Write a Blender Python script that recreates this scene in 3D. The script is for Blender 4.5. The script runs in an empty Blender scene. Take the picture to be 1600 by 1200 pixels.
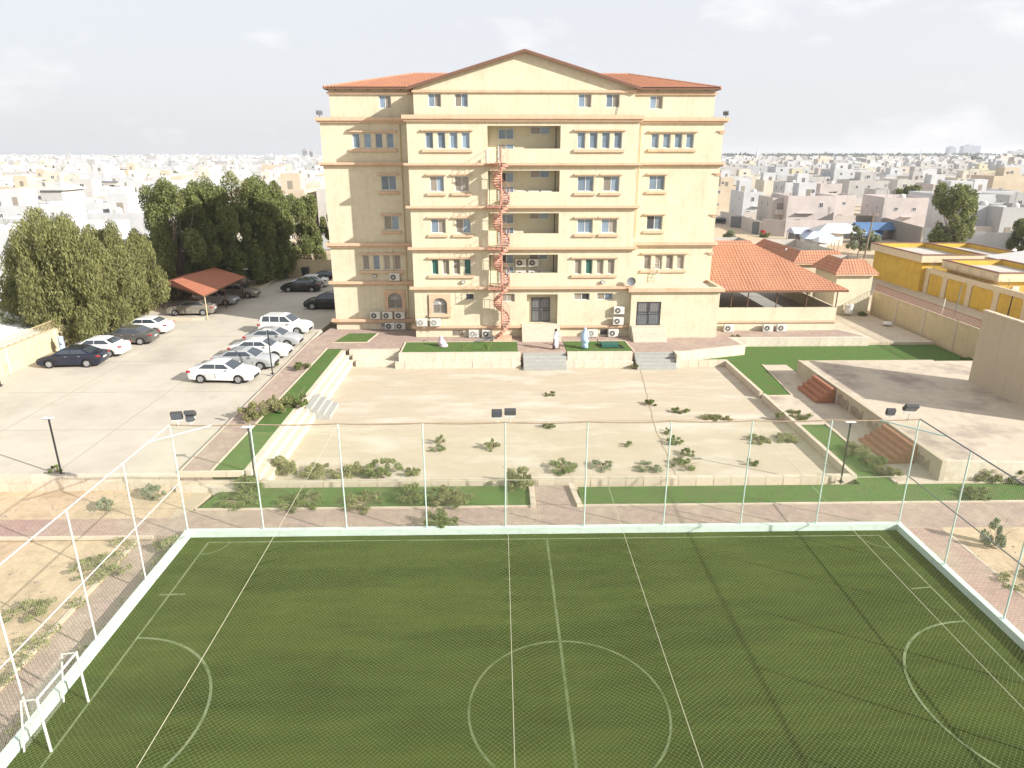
import bpy, math, random
import numpy as np
from mathutils import Vector, Matrix
R = math.radians
SC = bpy.context.scene
COL = SC.collection
rnd = random.Random(7)
nr = np.random.RandomState(7)

# ------------------------------------------------------------------ camera
CAM_H, FPX, PITCH, YAW = 16.0, 1067.0, math.atan(360 / 1067.0), R(1.15)
cd = bpy.data.cameras.new("camera"); cam = bpy.data.objects.new("camera", cd); COL.objects.link(cam)
cam.location = (0, 0, CAM_H); cam.rotation_euler = (R(90) - PITCH, 0, -YAW)
cd.sensor_width = 36; cd.lens = FPX / 1600 * 36; cd.clip_start = 0.3; cd.clip_end = 14000
SC.camera = cam
# ------------------------------------------------------------------ world, sun
SUN_EL = R(26.0); SUN_AZ = math.atan2(0.88, -0.475)       # azimuth from +Y, clockwise: sun stands right and behind the camera
W = bpy.data.worlds.new("World"); SC.world = W; W.use_nodes = True
nt = W.node_tree; nt.nodes.clear()
def wn(t, **k):
    n = nt.nodes.new(t)
    for a, b in k.items(): setattr(n, a, b)
    return n
wo = wn('ShaderNodeOutputWorld'); bg = wn('ShaderNodeBackground'); sky = wn('ShaderNodeTexSky')
sky.sky_type = 'NISHITA'; sky.sun_disc = False; sky.sun_elevation = SUN_EL; sky.sun_rotation = SUN_AZ
sky.altitude = 10; sky.air_density = 1.0; sky.dust_density = 4.0; sky.ozone_density = 1.0
bg.inputs['Strength'].default_value = 0.1
tc = wn('ShaderNodeTexCoord'); mp = wn('ShaderNodeMapping'); mp.inputs['Scale'].default_value = (1.0, 1.0, 2.6)
mp.inputs['Location'].default_value = (0.35, 0.2, 0.1)
nz = wn('ShaderNodeTexNoise'); nz.inputs['Scale'].default_value = 4.6; nz.inputs['Detail'].default_value = 9; nz.inputs['Roughness'].default_value = 0.58
cr = wn('ShaderNodeValToRGB'); cr.color_ramp.elements[0].position = 0.54; cr.color_ramp.elements[1].position = 0.70
cr.color_ramp.elements[0].color = (0, 0, 0, 1); cr.color_ramp.elements[1].color = (1, 1, 1, 1)
mx = wn('ShaderNodeMixRGB'); mx.inputs['Fac'].default_value = 0.85; mx.inputs['Color2'].default_value = (4.85, 4.93, 5.16, 1)
mx2 = wn('ShaderNodeMixRGB'); mx2.inputs['Color2'].default_value = (6.2, 6.15, 6.1, 1)
L = nt.links.new
L(tc.outputs['Generated'], mp.inputs['Vector']); L(mp.outputs[0], nz.inputs['Vector']); L(nz.outputs['Fac'], cr.inputs['Fac'])
L(sky.outputs[0], mx.inputs['Color1']); L(mx.outputs[0], mx2.inputs['Color1'])
ml = wn('ShaderNodeMath', operation='MULTIPLY'); ml.inputs[1].default_value = 0.6
L(cr.outputs['Color'], ml.inputs[0]); L(ml.outputs[0], mx2.inputs['Fac'])
L(mx2.outputs[0], bg.inputs['Color']); L(bg.outputs[0], wo.inputs['Surface'])
sd = bpy.data.lights.new("sun", 'SUN'); sd.energy = 4.8; sd.angle = R(0.55); sd.color = (1.0, 0.96, 0.91)
sun = bpy.data.objects.new("sun", sd); COL.objects.link(sun)
sv = Vector((math.sin(SUN_AZ) * math.cos(SUN_EL), math.cos(SUN_AZ) * math.cos(SUN_EL), math.sin(SUN_EL)))
sun.rotation_euler = sv.to_track_quat('Z', 'Y').to_euler(); sun.location = (60, -40, 60)
SC.view_settings.view_transform = 'Standard'; SC.view_settings.look = 'None'
SC.view_settings.gamma = 1; SC.view_settings.use_curve_mapping = False; SC.view_settings.exposure = 0.9

# ------------------------------------------------------------------ materials
def mat(name, col, rough=0.85, var=0.12, scale=3.0, bump=0.0, bscale=40.0, col2=None, patch=None, metal=0.0, spec=0.3, rand=0.0, stretch=None, transl=None, coat=0.0):
    """var: brightness mottling; col2/patch: second colour in noise patches (scale, low, high)"""
    m = bpy.data.materials.new(name); m.use_nodes = True; t = m.node_tree; b = t.nodes['Principled BSDF']
    N = t.nodes.new; K = t.links.new
    b.inputs['Roughness'].default_value = rough; b.inputs['Metallic'].default_value = metal
    b.inputs['Specular IOR Level'].default_value = spec
    if coat: b.inputs['Coat Weight'].default_value = coat; b.inputs['Coat Roughness'].default_value = 0.05
    cur = None; tcn = N('ShaderNodeTexCoord'); vec = tcn.outputs['Object']
    if stretch:
        mpn = N('ShaderNodeMapping'); mpn.inputs['Scale'].default_value = stretch; K(vec, mpn.inputs['Vector']); vec = mpn.outputs[0]
    rgb = N('ShaderNodeRGB'); rgb.outputs[0].default_value = (*col, 1); cur = rgb.outputs[0]
    if col2:
        sc_, lo, hi = patch
        n2 = N('ShaderNodeTexNoise'); n2.inputs['Scale'].default_value = sc_; n2.inputs['Detail'].default_value = 7; n2.inputs['Roughness'].default_value = 0.6; K(vec, n2.inputs['Vector'])
        mr = N('ShaderNodeMapRange'); mr.inputs['From Min'].default_value = lo; mr.inputs['From Max'].default_value = hi; K(n2.outputs['Fac'], mr.inputs['Value'])
        mm = N('ShaderNodeMixRGB'); K(mr.outputs[0], mm.inputs['Fac']); K(cur, mm.inputs['Color1']); mm.inputs['Color2'].default_value = (*col2, 1); cur = mm.outputs[0]
    if var > 0:
        n1 = N('ShaderNodeTexNoise'); n1.inputs['Scale'].default_value = scale; n1.inputs['Detail'].default_value = 8; n1.inputs['Roughness'].default_value = 0.65; K(vec, n1.inputs['Vector'])
        mr = N('ShaderNodeMapRange'); mr.inputs['From Min'].default_value = 0.3; mr.inputs['From Max'].default_value = 0.7
        mr.inputs['To Min'].default_value = 1 - var; mr.inputs['To Max'].default_value = 1 + var; K(n1.outputs['Fac'], mr.inputs['Value'])
        mu = N('ShaderNodeVectorMath'); mu.operation = 'SCALE'; K(cur, mu.inputs[0]); K(mr.outputs[0], mu.inputs['Scale']); cur = mu.outputs[0]
    if rand > 0:
        oi = N('ShaderNodeObjectInfo'); mr = N('ShaderNodeMapRange'); mr.inputs['To Min'].default_value = 1 - rand; mr.inputs['To Max'].default_value = 1 + rand; K(oi.outputs['Random'], mr.inputs['Value'])
        mu = N('ShaderNodeVectorMath'); mu.operation = 'SCALE'; K(cur, mu.inputs[0]); K(mr.outputs[0], mu.inputs['Scale']); cur = mu.outputs[0]
    K(cur, b.inputs['Base Color'])
    if bump > 0:
        nb = N('ShaderNodeTexNoise'); nb.inputs['Scale'].default_value = bscale; nb.inputs['Detail'].default_value = 5; K(vec, nb.inputs['Vector'])
        bn = N('ShaderNodeBump'); bn.inputs['Strength'].default_value = bump; bn.inputs['Distance'].default_value = 0.03
        K(nb.outputs['Fac'], bn.inputs['Height']); K(bn.outputs[0], b.inputs['Normal'])
    if transl:
        tr = N('ShaderNodeBsdfTranslucent'); K(cur, tr.inputs['Color']); ms = N('ShaderNodeMixShader'); ms.inputs[0].default_value = transl
        o = t.nodes['Material Output']; K(b.outputs[0], ms.inputs[1]); K(tr.outputs[0], ms.inputs[2]); K(ms.outputs[0], o.inputs['Surface'])
    return m

def add_lines(m, kind, period, width, colr, angle=0.0, wob=0.0):
    """joint lines drawn into the base colour (expansion joints, paver joints too small to model)"""
    t = m.node_tree; N = t.nodes.new; K = t.links.new; b = t.nodes['Principled BSDF']
    src = b.inputs['Base Color'].links[0].from_socket
    tcn = N('ShaderNodeTexCoord'); mpn = N('ShaderNodeMapping'); mpn.inputs['Rotation'].default_value = (0, 0, angle); K(tcn.outputs['Object'], mpn.inputs['Vector'])
    if kind == 'brick':
        br = N('ShaderNodeTexBrick'); br.inputs['Scale'].default_value = 1; br.inputs['Brick Width'].default_value = period[0]; br.inputs['Row Height'].default_value = period[1]
        br.inputs['Mortar Size'].default_value = width; br.inputs['Color1'].default_value = (1, 1, 1, 1); br.inputs['Color2'].default_value = (.82, .84, .86, 1); br.inputs['Mortar'].default_value = (*colr, 1)
        K(mpn.outputs[0], br.inputs['Vector']); mu = N('ShaderNodeMixRGB'); mu.blend_type = 'MULTIPLY'; mu.inputs[0].default_value = 1
        K(src, mu.inputs[1]); K(br.outputs['Color'], mu.inputs[2]); K(mu.outputs[0], b.inputs['Base Color'])
    return m

def streaks(m, amt=.12, sc=(2.2, 2.2, .16), lo=.5, hi=.75, tint=(.66, .62, .52)):
    """vertical run-off stains and dust on walls and paving, cross bands on turf"""
    t = m.node_tree; N = t.nodes.new; K = t.links.new; b = t.nodes['Principled BSDF']; src = b.inputs['Base Color'].links[0].from_socket
    tcn = N('ShaderNodeTexCoord'); mpn = N('ShaderNodeMapping'); mpn.inputs['Scale'].default_value = sc; K(tcn.outputs['Object'], mpn.inputs['Vector'])
    n1 = N('ShaderNodeTexNoise'); n1.inputs['Scale'].default_value = 1.6; n1.inputs['Detail'].default_value = 7; n1.inputs['Roughness'].default_value = .7; K(mpn.outputs[0], n1.inputs['Vector'])
    mr = N('ShaderNodeMapRange'); mr.inputs['From Min'].default_value = lo; mr.inputs['From Max'].default_value = hi; mr.inputs['To Max'].default_value = amt * 3; K(n1.outputs['Fac'], mr.inputs['Value'])
    mu = N('ShaderNodeMixRGB'); mu.blend_type = 'MULTIPLY'; K(mr.outputs[0], mu.inputs[0]); K(src, mu.inputs[1]); mu.inputs[2].default_value = (*tint, 1); K(mu.outputs[0], b.inputs['Base Color']); return m
M = {}
M['sand'] = mat('sand', (.50, .42, .31), var=.10, scale=.6, bump=.4, bscale=6, col2=(.40, .32, .22), patch=(.09, .45, .7))
M['dirt'] = mat('dirt', (.50, .385, .25), var=.16, scale=2.5, bump=.6, bscale=9, col2=(.36, .27, .18), patch=(.5, .5, .7))
M['concrete'] = mat('parking_concrete', (.48, .435, .355), var=.06, scale=.8, bump=.15, bscale=14, col2=(.40, .355, .285), patch=(.16, .48, .72))
M['basin'] = mat('basin_concrete', (.45, .385, .285), var=.06, scale=1.6, bump=.2, bscale=14, col2=(.54, .49, .395), patch=(.33, .50, .68), stretch=(.55, 1.5, 1))
M['stage'] = mat('stage_concrete', (.485, .415, .32), var=.10, scale=1.6, bump=.2, bscale=12, col2=(.30, .24, .20), patch=(.28, .52, .68))
M['paver'] = add_lines(mat('block_paving', (.42, .315, .265), var=.14, scale=2.2, bump=.3, bscale=25, col2=(.47, .375, .29), patch=(.5, .45, .65)), 'brick', (.2, .1), .012, (.62, .58, .55), R(45))
M['pinkpaver'] = add_lines(mat('pink_block_paving', (.44, .30, .25), var=.12, scale=2.2, bump=.3, bscale=25, col2=(.46, .36, .28), patch=(.4, .45, .65)), 'brick', (.2, .1), .012, (.62, .58, .55), 0)
M['limestone'] = mat('limestone', (.56, .50, .40), var=.12, scale=3, bump=.5, bscale=18, rand=.07, col2=(.42, .33, .22), patch=(1.3, .56, .72))
M['kerb'] = mat('kerb_stone', (.55, .47, .36), var=.10, scale=4, bump=.3, bscale=25, rand=.06, col2=(.40, .31, .21), patch=(1.8, .55, .72))
M['greystone'] = mat('grey_stair_stone', (.34, .34, .31), var=.10, scale=4, bump=.2, rand=.05)
M['lightstone'] = mat('pale_stair_stone', (.50, .46, .37), var=.08, scale=4, bump=.2, rand=.05)
M['terracotta'] = mat('painted_terracotta', (.36, .17, .10), var=.12, scale=5, bump=.3)
M['mint'] = mat('mint_paint', (.54, .64, .57), var=.12, scale=3, bump=.3, bscale=30, col2=(.52, .50, .42), patch=(1.6, .55, .72))
M['mintmetal'] = mat('mint_metal', (.52, .66, .60), rough=.5, var=.08, scale=8)
M['whitemetal'] = mat('white_metal', (.58, .58, .54), rough=.45, var=.05, scale=8)
M['net'] = mat('net_twine', (.36, .42, .18), var=0, rough=.8)
M['netwhite'] = mat('pale_net_twine', (.50, .53, .44), var=0, rough=.8)
M['rope'] = mat('steel_cable', (.48, .46, .33), var=0, rough=.6)
M['wall'] = mat('cream_render', (.585, .527, .385), var=.07, scale=2.2, bump=.7, bscale=16, col2=(.54, .485, .35), patch=(.45, .46, .68))
M['wallback'] = mat('pale_yellow_render', (.60, .56, .41), var=.05, scale=1.5, bump=.15)
M['trim'] = mat('peach_trim', (.56, .395, .27), var=.07, scale=2.5, bump=.15, col2=(.50, .33, .21), patch=(.9, .55, .7))
M['tile'] = mat('clay_tile', (.42, .205, .12), var=.16, scale=5, rough=.75, bump=.1, col2=(.37, .18, .115), patch=(.7, .45, .7))
M['brown'] = mat('brown_fascia', (.15, .085, .055), var=.1)
M['frame'] = mat('white_window_frame', (.68, .68, .66), rough=.4, var=0)
M['glass'] = mat('blue_window_glass', (.16, .22, .28), rough=.12, var=.25, scale=1.2, spec=.9, rand=.35)
M['curtain'] = mat('curtained_glass', (.24, .21, .17), rough=.22, var=.2, scale=2, spec=.8, stretch=(4, 4, .6), rand=.25)
M['greenglass'] = mat('green_curtain_glass', (.03, .11, .09), rough=.2, var=.2, scale=2, spec=.7)
M['iron'] = mat('dark_iron', (.06, .06, .065), rough=.5, var=.1)
M['irongrey'] = mat('grey_iron', (.15, .16, .17), rough=.5, var=.1)
M['pipe'] = mat('cream_pipe', (.52, .42, .24), var=.05)
M['acwhite'] = mat('ac_casing', (.60, .58, .52), rough=.45, var=.08, scale=6, rand=.05)
M['acfan'] = mat('ac_fan_black', (.05, .05, .05), rough=.5, var=0)
M['acgrey'] = mat('ac_fan_grey', (.27, .27, .26), rough=.5, var=0)
M['stairred'] = mat('salmon_stair_paint', (.42, .20, .14), var=.25, scale=6, rough=.7, col2=(.50, .32, .25), patch=(3, .45, .65))
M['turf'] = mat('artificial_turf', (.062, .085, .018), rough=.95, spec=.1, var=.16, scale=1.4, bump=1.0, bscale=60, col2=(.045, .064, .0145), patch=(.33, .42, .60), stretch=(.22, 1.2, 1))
M['lawn'] = mat('green_lawn', (.078, .155, .03), rough=.9, var=.14, scale=3, bump=1.0, bscale=70, col2=(.11, .13, .045), patch=(1.2, .45, .7))
M['paintline'] = mat('faded_line_paint', (.165, .20, .10), var=.25, scale=5, col2=(.075, .11, .028), patch=(1.1, .5, .72))
M['fadedline'] = mat('worn_line_paint', (.12, .15, .065), var=.25, scale=5, col2=(.07, .10, .025), patch=(1.1, .45, .68))
M['leafolive'] = mat('olive_leaves', (.22, .225, .085), rough=.6, var=.4, scale=.9, transl=.4)
M['leafgreen'] = mat('green_leaves', (.20, .22, .075), rough=.6, var=.4, scale=.9, transl=.4)
M['leafweed'] = mat('weed_leaves', (.24, .245, .10), rough=.7, var=.3, scale=3, transl=.25)
M['leafdark'] = mat('shrub_leaves', (.165, .205, .065), rough=.7, var=.3, scale=3, transl=.25)
M['leafpale'] = mat('grey_green_leaves', (.26, .29, .18), rough=.7, var=.2, scale=3, transl=.25)
M['bark'] = mat('bark', (.24, .19, .14), var=.3, scale=4, bump=.5)
M['palebark'] = mat('pale_bark', (.36, .30, .22), var=.2, scale=4)
M['twig'] = mat('dry_twig', (.30, .23, .15), var=.2, scale=4)
M['black'] = mat('black_paint', (.025, .025, .028), rough=.4, var=0)
M['rubber'] = mat('rubber', (.02, .02, .02), rough=.85, var=0)
M['alloy'] = mat('alloy_rim', (.42, .42, .43), rough=.35, var=0, metal=.4)
M['carglass'] = mat('car_glass', (.035, .045, .055), rough=.05, var=0, spec=1.0)
M['tail'] = mat('tail_lamp', (.32, .03, .03), rough=.15, var=0)
M['headl'] = mat('head_lamp', (.6, .62, .65), rough=.1, var=0)
M['plate'] = mat('number_plate', (.55, .55, .5), var=0)
for k, c in dict(carwhite=(.74, .74, .72), carsilver=(.42, .43, .43), cargrey=(.10, .098, .09), carnavy=(.012, .016, .035), carblack=(.012, .012, .014), carbeige=(.30, .27, .21), cartan=(.25, .225, .19)).items():
    M[k] = mat(k, c, rough=.3, var=.03, spec=.5, coat=.6, metal=.0 if k in ('carwhite',) else .25)
M['canopyred'] = mat('red_sheet', (.36, .135, .075), var=.1, scale=1.2, bump=.1)
M['rust'] = mat('rust_red', (.22, .075, .04), var=.2)
M['yellow'] = mat('yellow_paint', (.58, .38, .06), var=.1, scale=1.2, bump=.2, col2=(.50, .32, .07), patch=(.5, .52, .7))
M['creamband'] = mat('cream_band', (.60, .50, .34), var=.06)
M['brownred'] = mat('red_brown_coping', (.20, .10, .075), var=.1)
M['beigewall'] = mat('beige_panel', (.47, .40, .30), var=.04, scale=1, bump=.5, bscale=9)
M['compound'] = mat('compound_wall', (.55, .455, .29), var=.09, scale=1.4, bump=.3, col2=(.36, .29, .19), patch=(.6, .56, .74))
M['greyblock'] = mat('grey_block_wall', (.27, .235, .195), var=.15, scale=2, bump=.4)
M['skin'] = mat('skin', (.13, .07, .045), rough=.55, var=0)
M['hair'] = mat('black_hair', (.01, .01, .01), var=0)
M['robewhite'] = mat('white_cotton', (.72, .72, .76), var=.05, scale=9)
M['robeblack'] = mat('dark_cotton', (.02, .02, .03), var=.05)
M['veilblue'] = mat('pale_blue_veil', (.42, .58, .76), var=.1, scale=8)
M['veilpink'] = mat('pale_pink_veil', (.58, .48, .52), var=.1, scale=8)
M['bluecotton'] = mat('light_blue_cotton', (.40, .52, .72), var=.1, scale=8)
M['binc'] = mat('green_plastic', (.03, .12, .09), rough=.5, var=.05)
M['binb'] = mat('black_plastic', (.04, .045, .045), rough=.5, var=.05)
M['floodgl'] = mat('flood_lamp_glass', (.10, .11, .13), rough=.1, var=0, spec=.8)
M['floodbody'] = mat('flood_lamp_body', (.06, .06, .06), rough=.5, var=0)
M['solar'] = mat('lamp_panel_white', (.62, .62, .6), rough=.4, var=0)
M['tentwhite'] = mat('white_canvas', (.62, .60, .56), var=.08)
M['tentblue'] = mat('blue_tarpaulin', (.08, .15, .27), var=.2, scale=2)
M['tentpale'] = mat('pale_blue_canvas', (.42, .47, .55), var=.15)
M['cwin'] = mat('city_window_glass', (.07, .075, .08), rough=.2, var=0, spec=.8, rand=.5)
M['tower'] = mat('tower_blue_glass', (.16, .22, .30), rough=.3, var=.1, scale=.05)
M['towergrey'] = mat('tower_grey', (.30, .30, .31), var=.1, scale=.05)
M['fartree'] = mat('far_tree_leaves', (.055, .075, .03), var=.3, scale=.05)
HC = dict(white=(.51, .515, .52), offwhite=(.47, .455, .43), cream=(.57, .52, .43), beige=(.50, .455, .41), pink=(.53, .47, .44), grey=(.42, .42, .41), tan=(.53, .45, .34), yellowish=(.56, .52, .37))
for k, c in HC.items(): M['h_' + k] = mat('house_' + k, c, var=.06, scale=.35, rand=.05, col2=tuple(v * .86 for v in c), patch=(.25, .5, .75))
M['hroof'] = mat('house_roof', (.45, .42, .37), var=.15, scale=.4)

for k in ('wall', 'trim', 'compound', 'yellow', 'creamband', 'beigewall', 'limestone', 'mint'): streaks(M[k], .14 if k != 'mint' else .1)
for k in HC: streaks(M['h_' + k], .09, (.5, .5, .12), .48, .72)
streaks(M['concrete'], .10, (.25, .25, 1), .56, .72, (.66, .62, .58)); streaks(M['basin'], .07, (.3, .5, 1), .55, .72, (.75, .68, .58)); streaks(M['turf'], .1, (.12, .9, 1), .5, .7, (.7, .75, .7)); streaks(M['paver'], .1, (.5, .5, 1), .5, .7)  # turf: stretched noise gives darker bands across the pitch
# ------------------------------------------------------------------ helpers
def wloc(o):
    v = Vector((0, 0, 0))
    while o is not None: v += Vector(o.location); o = o.parent
    return v
def tag(o, label=None, cat=None, group=None, kind=None):
    if label: o['label'] = label
    if cat: o['category'] = cat
    if group: o['group'] = group
    if kind: o['kind'] = kind
    return o
def empty(name, loc, label=None, cat=None, group=None, rz=0):
    o = bpy.data.objects.new(name, None); COL.objects.link(o); o.location = loc; o.rotation_euler.z = rz; o.empty_display_size = .3
    return tag(o, label, cat, group)
def link(name, mesh, parent=None, loc=None, world=False):
    o = bpy.data.objects.new(name, mesh); COL.objects.link(o)
    if parent is not None: o.parent = parent
    if world and parent is not None: o.location = -wloc(parent)
    elif loc is not None: o.location = loc
    return o
class MB:
    def __init__(s): s.v = []; s.f = []; s.mi = []; s.cur = 0
    def add(s, vs, fs):
        n = len(s.v); s.v += [tuple(p) for p in vs]
        for f in fs: s.f.append(tuple(i + n for i in f)); s.mi.append(s.cur)
        return s
    def quad(s, a, b, c, d): return s.add([a, b, c, d], [(0, 1, 2, 3)])
    def box(s, x0, x1, y0, y1, z0, z1):
        return s.add([(x0, y0, z0), (x1, y0, z0), (x1, y1, z0), (x0, y1, z0), (x0, y0, z1), (x1, y0, z1), (x1, y1, z1), (x0, y1, z1)],
                     [(0, 3, 2, 1), (4, 5, 6, 7), (0, 1, 5, 4), (1, 2, 6, 5), (2, 3, 7, 6), (3, 0, 4, 7)])
    def prism(s, poly, z0, z1):
        n = len(poly); area = sum(poly[i][0] * poly[(i + 1) % n][1] - poly[(i + 1) % n][0] * poly[i][1] for i in range(n))
        if area < 0: poly = poly[::-1]
        vs = [(x, y, z0) for x, y in poly] + [(x, y, z1) for x, y in poly]
        return s.add(vs, [tuple(range(n))[::-1], tuple(range(n, 2 * n))] + [(i, (i + 1) % n, n + (i + 1) % n, n + i) for i in range(n)])
    def tube(s, pts, r, n=6, cap=True, r1=None):
        pts = [Vector(p) for p in pts]; rings = []; N = len(pts); base = len(s.v)
        for i, p in enumerate(pts):
            d = (pts[min(i + 1, N - 1)] - pts[max(i - 1, 0)]).normalized()
            a = Vector((0, 0, 1)) if abs(d.z) < .9 else Vector((1, 0, 0))
            u = d.cross(a).normalized(); w = d.cross(u)
            rr = r if r1 is None else r + (r1 - r) * i / (N - 1)
            s.v += [tuple(p + (u * math.cos(2 * math.pi * k / n) + w * math.sin(2 * math.pi * k / n)) * rr) for k in range(n)]
        for i in range(N - 1):
            for k in range(n):
                a_, b_ = base + i * n + k, base + i * n + (k + 1) % n
                s.f.append((a_, b_, b_ + n, a_ + n)); s.mi.append(s.cur)
        if cap:
            s.f.append(tuple(base + k for k in range(n))[::-1]); s.mi.append(s.cur)
            s.f.append(tuple(base + (N - 1) * n + k for k in range(n))); s.mi.append(s.cur)
        return s
    def lathe(s, prof, cx=0, cy=0, n=12):
        base = len(s.v)
        for r, z in prof: s.v += [(cx + r * math.cos(2 * math.pi * k / n), cy + r * math.sin(2 * math.pi * k / n), z) for k in range(n)]
        for i in range(len(prof) - 1):
            for k in range(n):
                a, b = base + i * n + k, base + i * n + (k + 1) % n; s.f.append((a, b, b + n, a + n)); s.mi.append(s.cur)
        s.f.append(tuple(base + k for k in range(n))[::-1]); s.mi.append(s.cur)
        s.f.append(tuple(base + (len(prof) - 1) * n + k for k in range(n))); s.mi.append(s.cur)
        return s
    def mesh(s, name, mats, smooth=False):
        me = bpy.data.meshes.new(name); me.from_pydata(s.v, [], s.f)
        for m in (mats if isinstance(mats, (list, tuple)) else [mats]): me.materials.append(M[m] if isinstance(m, str) else m)
        if any(s.mi): me.polygons.foreach_set('material_index', s.mi)
        if smooth: me.polygons.foreach_set('use_smooth', [True] * len(me.polygons))
        me.update(); return me
    def build(s, name, mats, parent=None, world=True, loc=None, smooth=False):
        return link(name, s.mesh(name, mats, smooth), parent, loc, world)
def struct(name, mb, m): return tag(mb.build(name, m), kind='structure')
def bevel(o, w=.02, seg=2):
    b = o.modifiers.new('bevel', 'BEVEL'); b.width = w; b.segments = seg; b.limit_method = 'ANGLE'; b.angle_limit = R(40); return o
def copy_tree(o, parent=None):
    c = o.copy(); COL.objects.link(c); c.parent = parent
    for ch in CHILD.get(o.name, [x for x in o.children]): copy_tree(ch, c)
    return c
CHILD = {}
def box_piece(name, size, m):
    sx, sy, sz = size; return MB().box(-sx / 2, sx / 2, -sy / 2, sy / 2, 0, sz).mesh(name, m)
def stone_row(parent, name, mesh, p0, p1, n, gap, wid, zb, h, jit=.006):
    """a row of n stones from p0 to p1, each one object; mesh is a unit cube"""
    p0 = Vector((*p0, 0)); p1 = Vector((*p1, 0)); d = p1 - p0; Ls = d.length / n; a = math.atan2(d.y, d.x); base = wloc(parent)
    for i in range(n):
        c = p0 + d * ((i + .5) / n); o = link(name, mesh, parent)
        o.location = Vector((c.x, c.y, zb)) - base + Vector((rnd.uniform(-jit, jit), rnd.uniform(-jit, jit), rnd.uniform(-jit, jit))); o.rotation_euler.z = a
        o.scale = (Ls - gap, wid, h)
UNIT = {k: box_piece('stone_unit_' + k, (1, 1, 1), k) for k in ('kerb', 'limestone', 'greystone', 'lightstone', 'terracotta', 'mint')}

# ================================================================== THE SETTING
PC = 0.67; PZ = 0.75                                     # level of the car park and terrace
struct('ground', MB().box(-9000, 9000, -300, 9000, -1.2, -.35), 'sand')
BX0, BX1, BY0, BY1, BZ = -11.9, 18.3, 31.9, 52.2, -.25
# courtyard basin floor
struct('courtyard_floor', MB().box(-12.6, BX1 + .1, BY0 - .1, 54.3, -.5, BZ), 'basin')
jo = MB()
for a, b in [((11.28, 51.9), (10.4, 44.6)), ((10.4, 44.6), (9.7, 39.2)), ((9.7, 39.2), (9.4, 32.2)), ((-11.8, 40.4), (3, 40.6)), ((3, 40.6), (18.2, 40.75))]:
    a, b = Vector((*a, 0)), Vector((*b, 0)); n = Vector((-(b - a).y, (b - a).x, 0)).normalized() * .035
    N = 8
    ps = [a + (b - a) * (i / N) + n * rnd.uniform(-1.2, 1.2) for i in range(N + 1)]
    for i in range(N): jo.quad(*[tuple(p + Vector((0, 0, BZ + .004))) for p in (ps[i] - n, ps[i + 1] - n, ps[i + 1] + n, ps[i] + n)])
struct('courtyard_joint', jo, 'twig')
# near paths and dirt (level 0)
struct('pitch_path', MB().prism([(-13.9, 26.75), (30, 26.75), (30, 29.0), (3.75, 29.0), (3.75, 31.2), (1.7, 31.2), (1.7, 29.0), (-14.6, 29.0), (-15.3, 28.2), (-15.3, 26.75)], -.5, 0), 'paver')
struct('side_path', MB().box(-60, -15.3, 26.75, 28.3, -.5, 0), 'pinkpaver')
struct('left_path', MB().box(-15.9, -13.8, -10, 26.75, -.5, -.2), 'paver')
struct('right_path', MB().box(17.9, 19.9, -10, 26.75, -.5, 0), 'pinkpaver')
struct('left_dirt', MB().box(-70, -15.9, -10, 26.75, -.5, -.15), 'dirt')
struct('left_sand', MB().box(-70, -15.3, 28.3, 31.2, -.5, .0), 'dirt')
struct('sand_corner', MB().prism([(-15.3, 28.2), (-14.6, 29.0), (-14.3, 31.2), (-15.3, 31.2)], -.5, -.004), 'sand')
struct('right_dirt', MB().box(19.9, 46, -10, 26.75, -.5, .0), 'dirt')
struct('front_lawn', MB().prism([(-14.3, 29.15), (1.45, 29.15), (1.45, 31.2), (-13.9, 31.2)], -.5, .02), 'lawn')
struct('front_lawn', MB().prism([(3.95, 29.2), (46, 29.2), (46, 31.0), (3.95, 31.0)], -.5, .02), 'lawn')
struct('far_right_path', MB().box(30, 46, 26.75, 29.2, -.5, 0), 'paver')
# right zone (level 0)
struct('side_lawn', MB().prism([(18.4, 31.0), (20.2, 31.0), (20.25, 39.1), (18.45, 39.1)], -.5, .015), 'lawn')
struct('side_path', MB().prism([(20.2, 31.0), (23, 31.0), (23, 51.8), (21, 51.8), (20.4, 44.5), (18.45, 44.5), (18.45, 39.1), (20.25, 39.1)], -.5, 0), 'stage')
struct('terrace_lawn', MB().prism([(14.4, 52.5), (18.4, 52.5), (18.4, 44.5), (20.4, 44.5), (21.0, 51.8), (23, 51.8), (23, 49.2), (33, 49.2), (33, 44), (38.4, 44), (38.4, 57.5), (14.4, 57.5)], -.5, .015), 'lawn')
struct('yard_sand', MB().prism([(30, 57.5), (38.4, 57.5), (38.4, 90), (19, 90), (19, 75), (30, 75)], -.5, .1), 'sand')
struct('service_sand', MB().box(26, 46, 28.9 + 2.1, 31.6, -.5, .0), 'sand')
# raised level
struct('car_park', MB().prism([(-36, 31.3), (-16.3, 31.3), (-16.3, 61.6), (-15.2, 75), (-15.2, 89), (-36, 89)], -.5, PC), 'concrete')
dr = MB()
for y in (37.5, 44.2, 51.5, 59): dr.box(-35.9, -16.5, y, y + .05, PC, PC + .004)
for x in (-22.5, -29): dr.box(x, x + .05, 31.4, 64, PC + .001, PC + .005)
M['cpj'] = mat('joint_tar', (.33, .29, .235), var=.2, scale=3); struct('car_park_joint', dr, 'cpj')
struct('entry_walk', MB().prism([(-16.05, 31.3), (-14.5, 31.3), (-14.05, 54.4), (-8.0, 54.4), (-8.0, 52.9), (14.5, 52.9), (20.4, 54.9), (20.0, 57.4), (20.0, 61.5), (-15.4, 61.5), (-16.05, 57)], -.5, PZ + .06), 'paver')
struct('walk_lawn', MB().prism([(-14.45, 31.6), (-12.95, 31.6), (-12.85, 54.2), (-14.0, 54.2)], -.5, PZ + .09), 'lawn')
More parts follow.
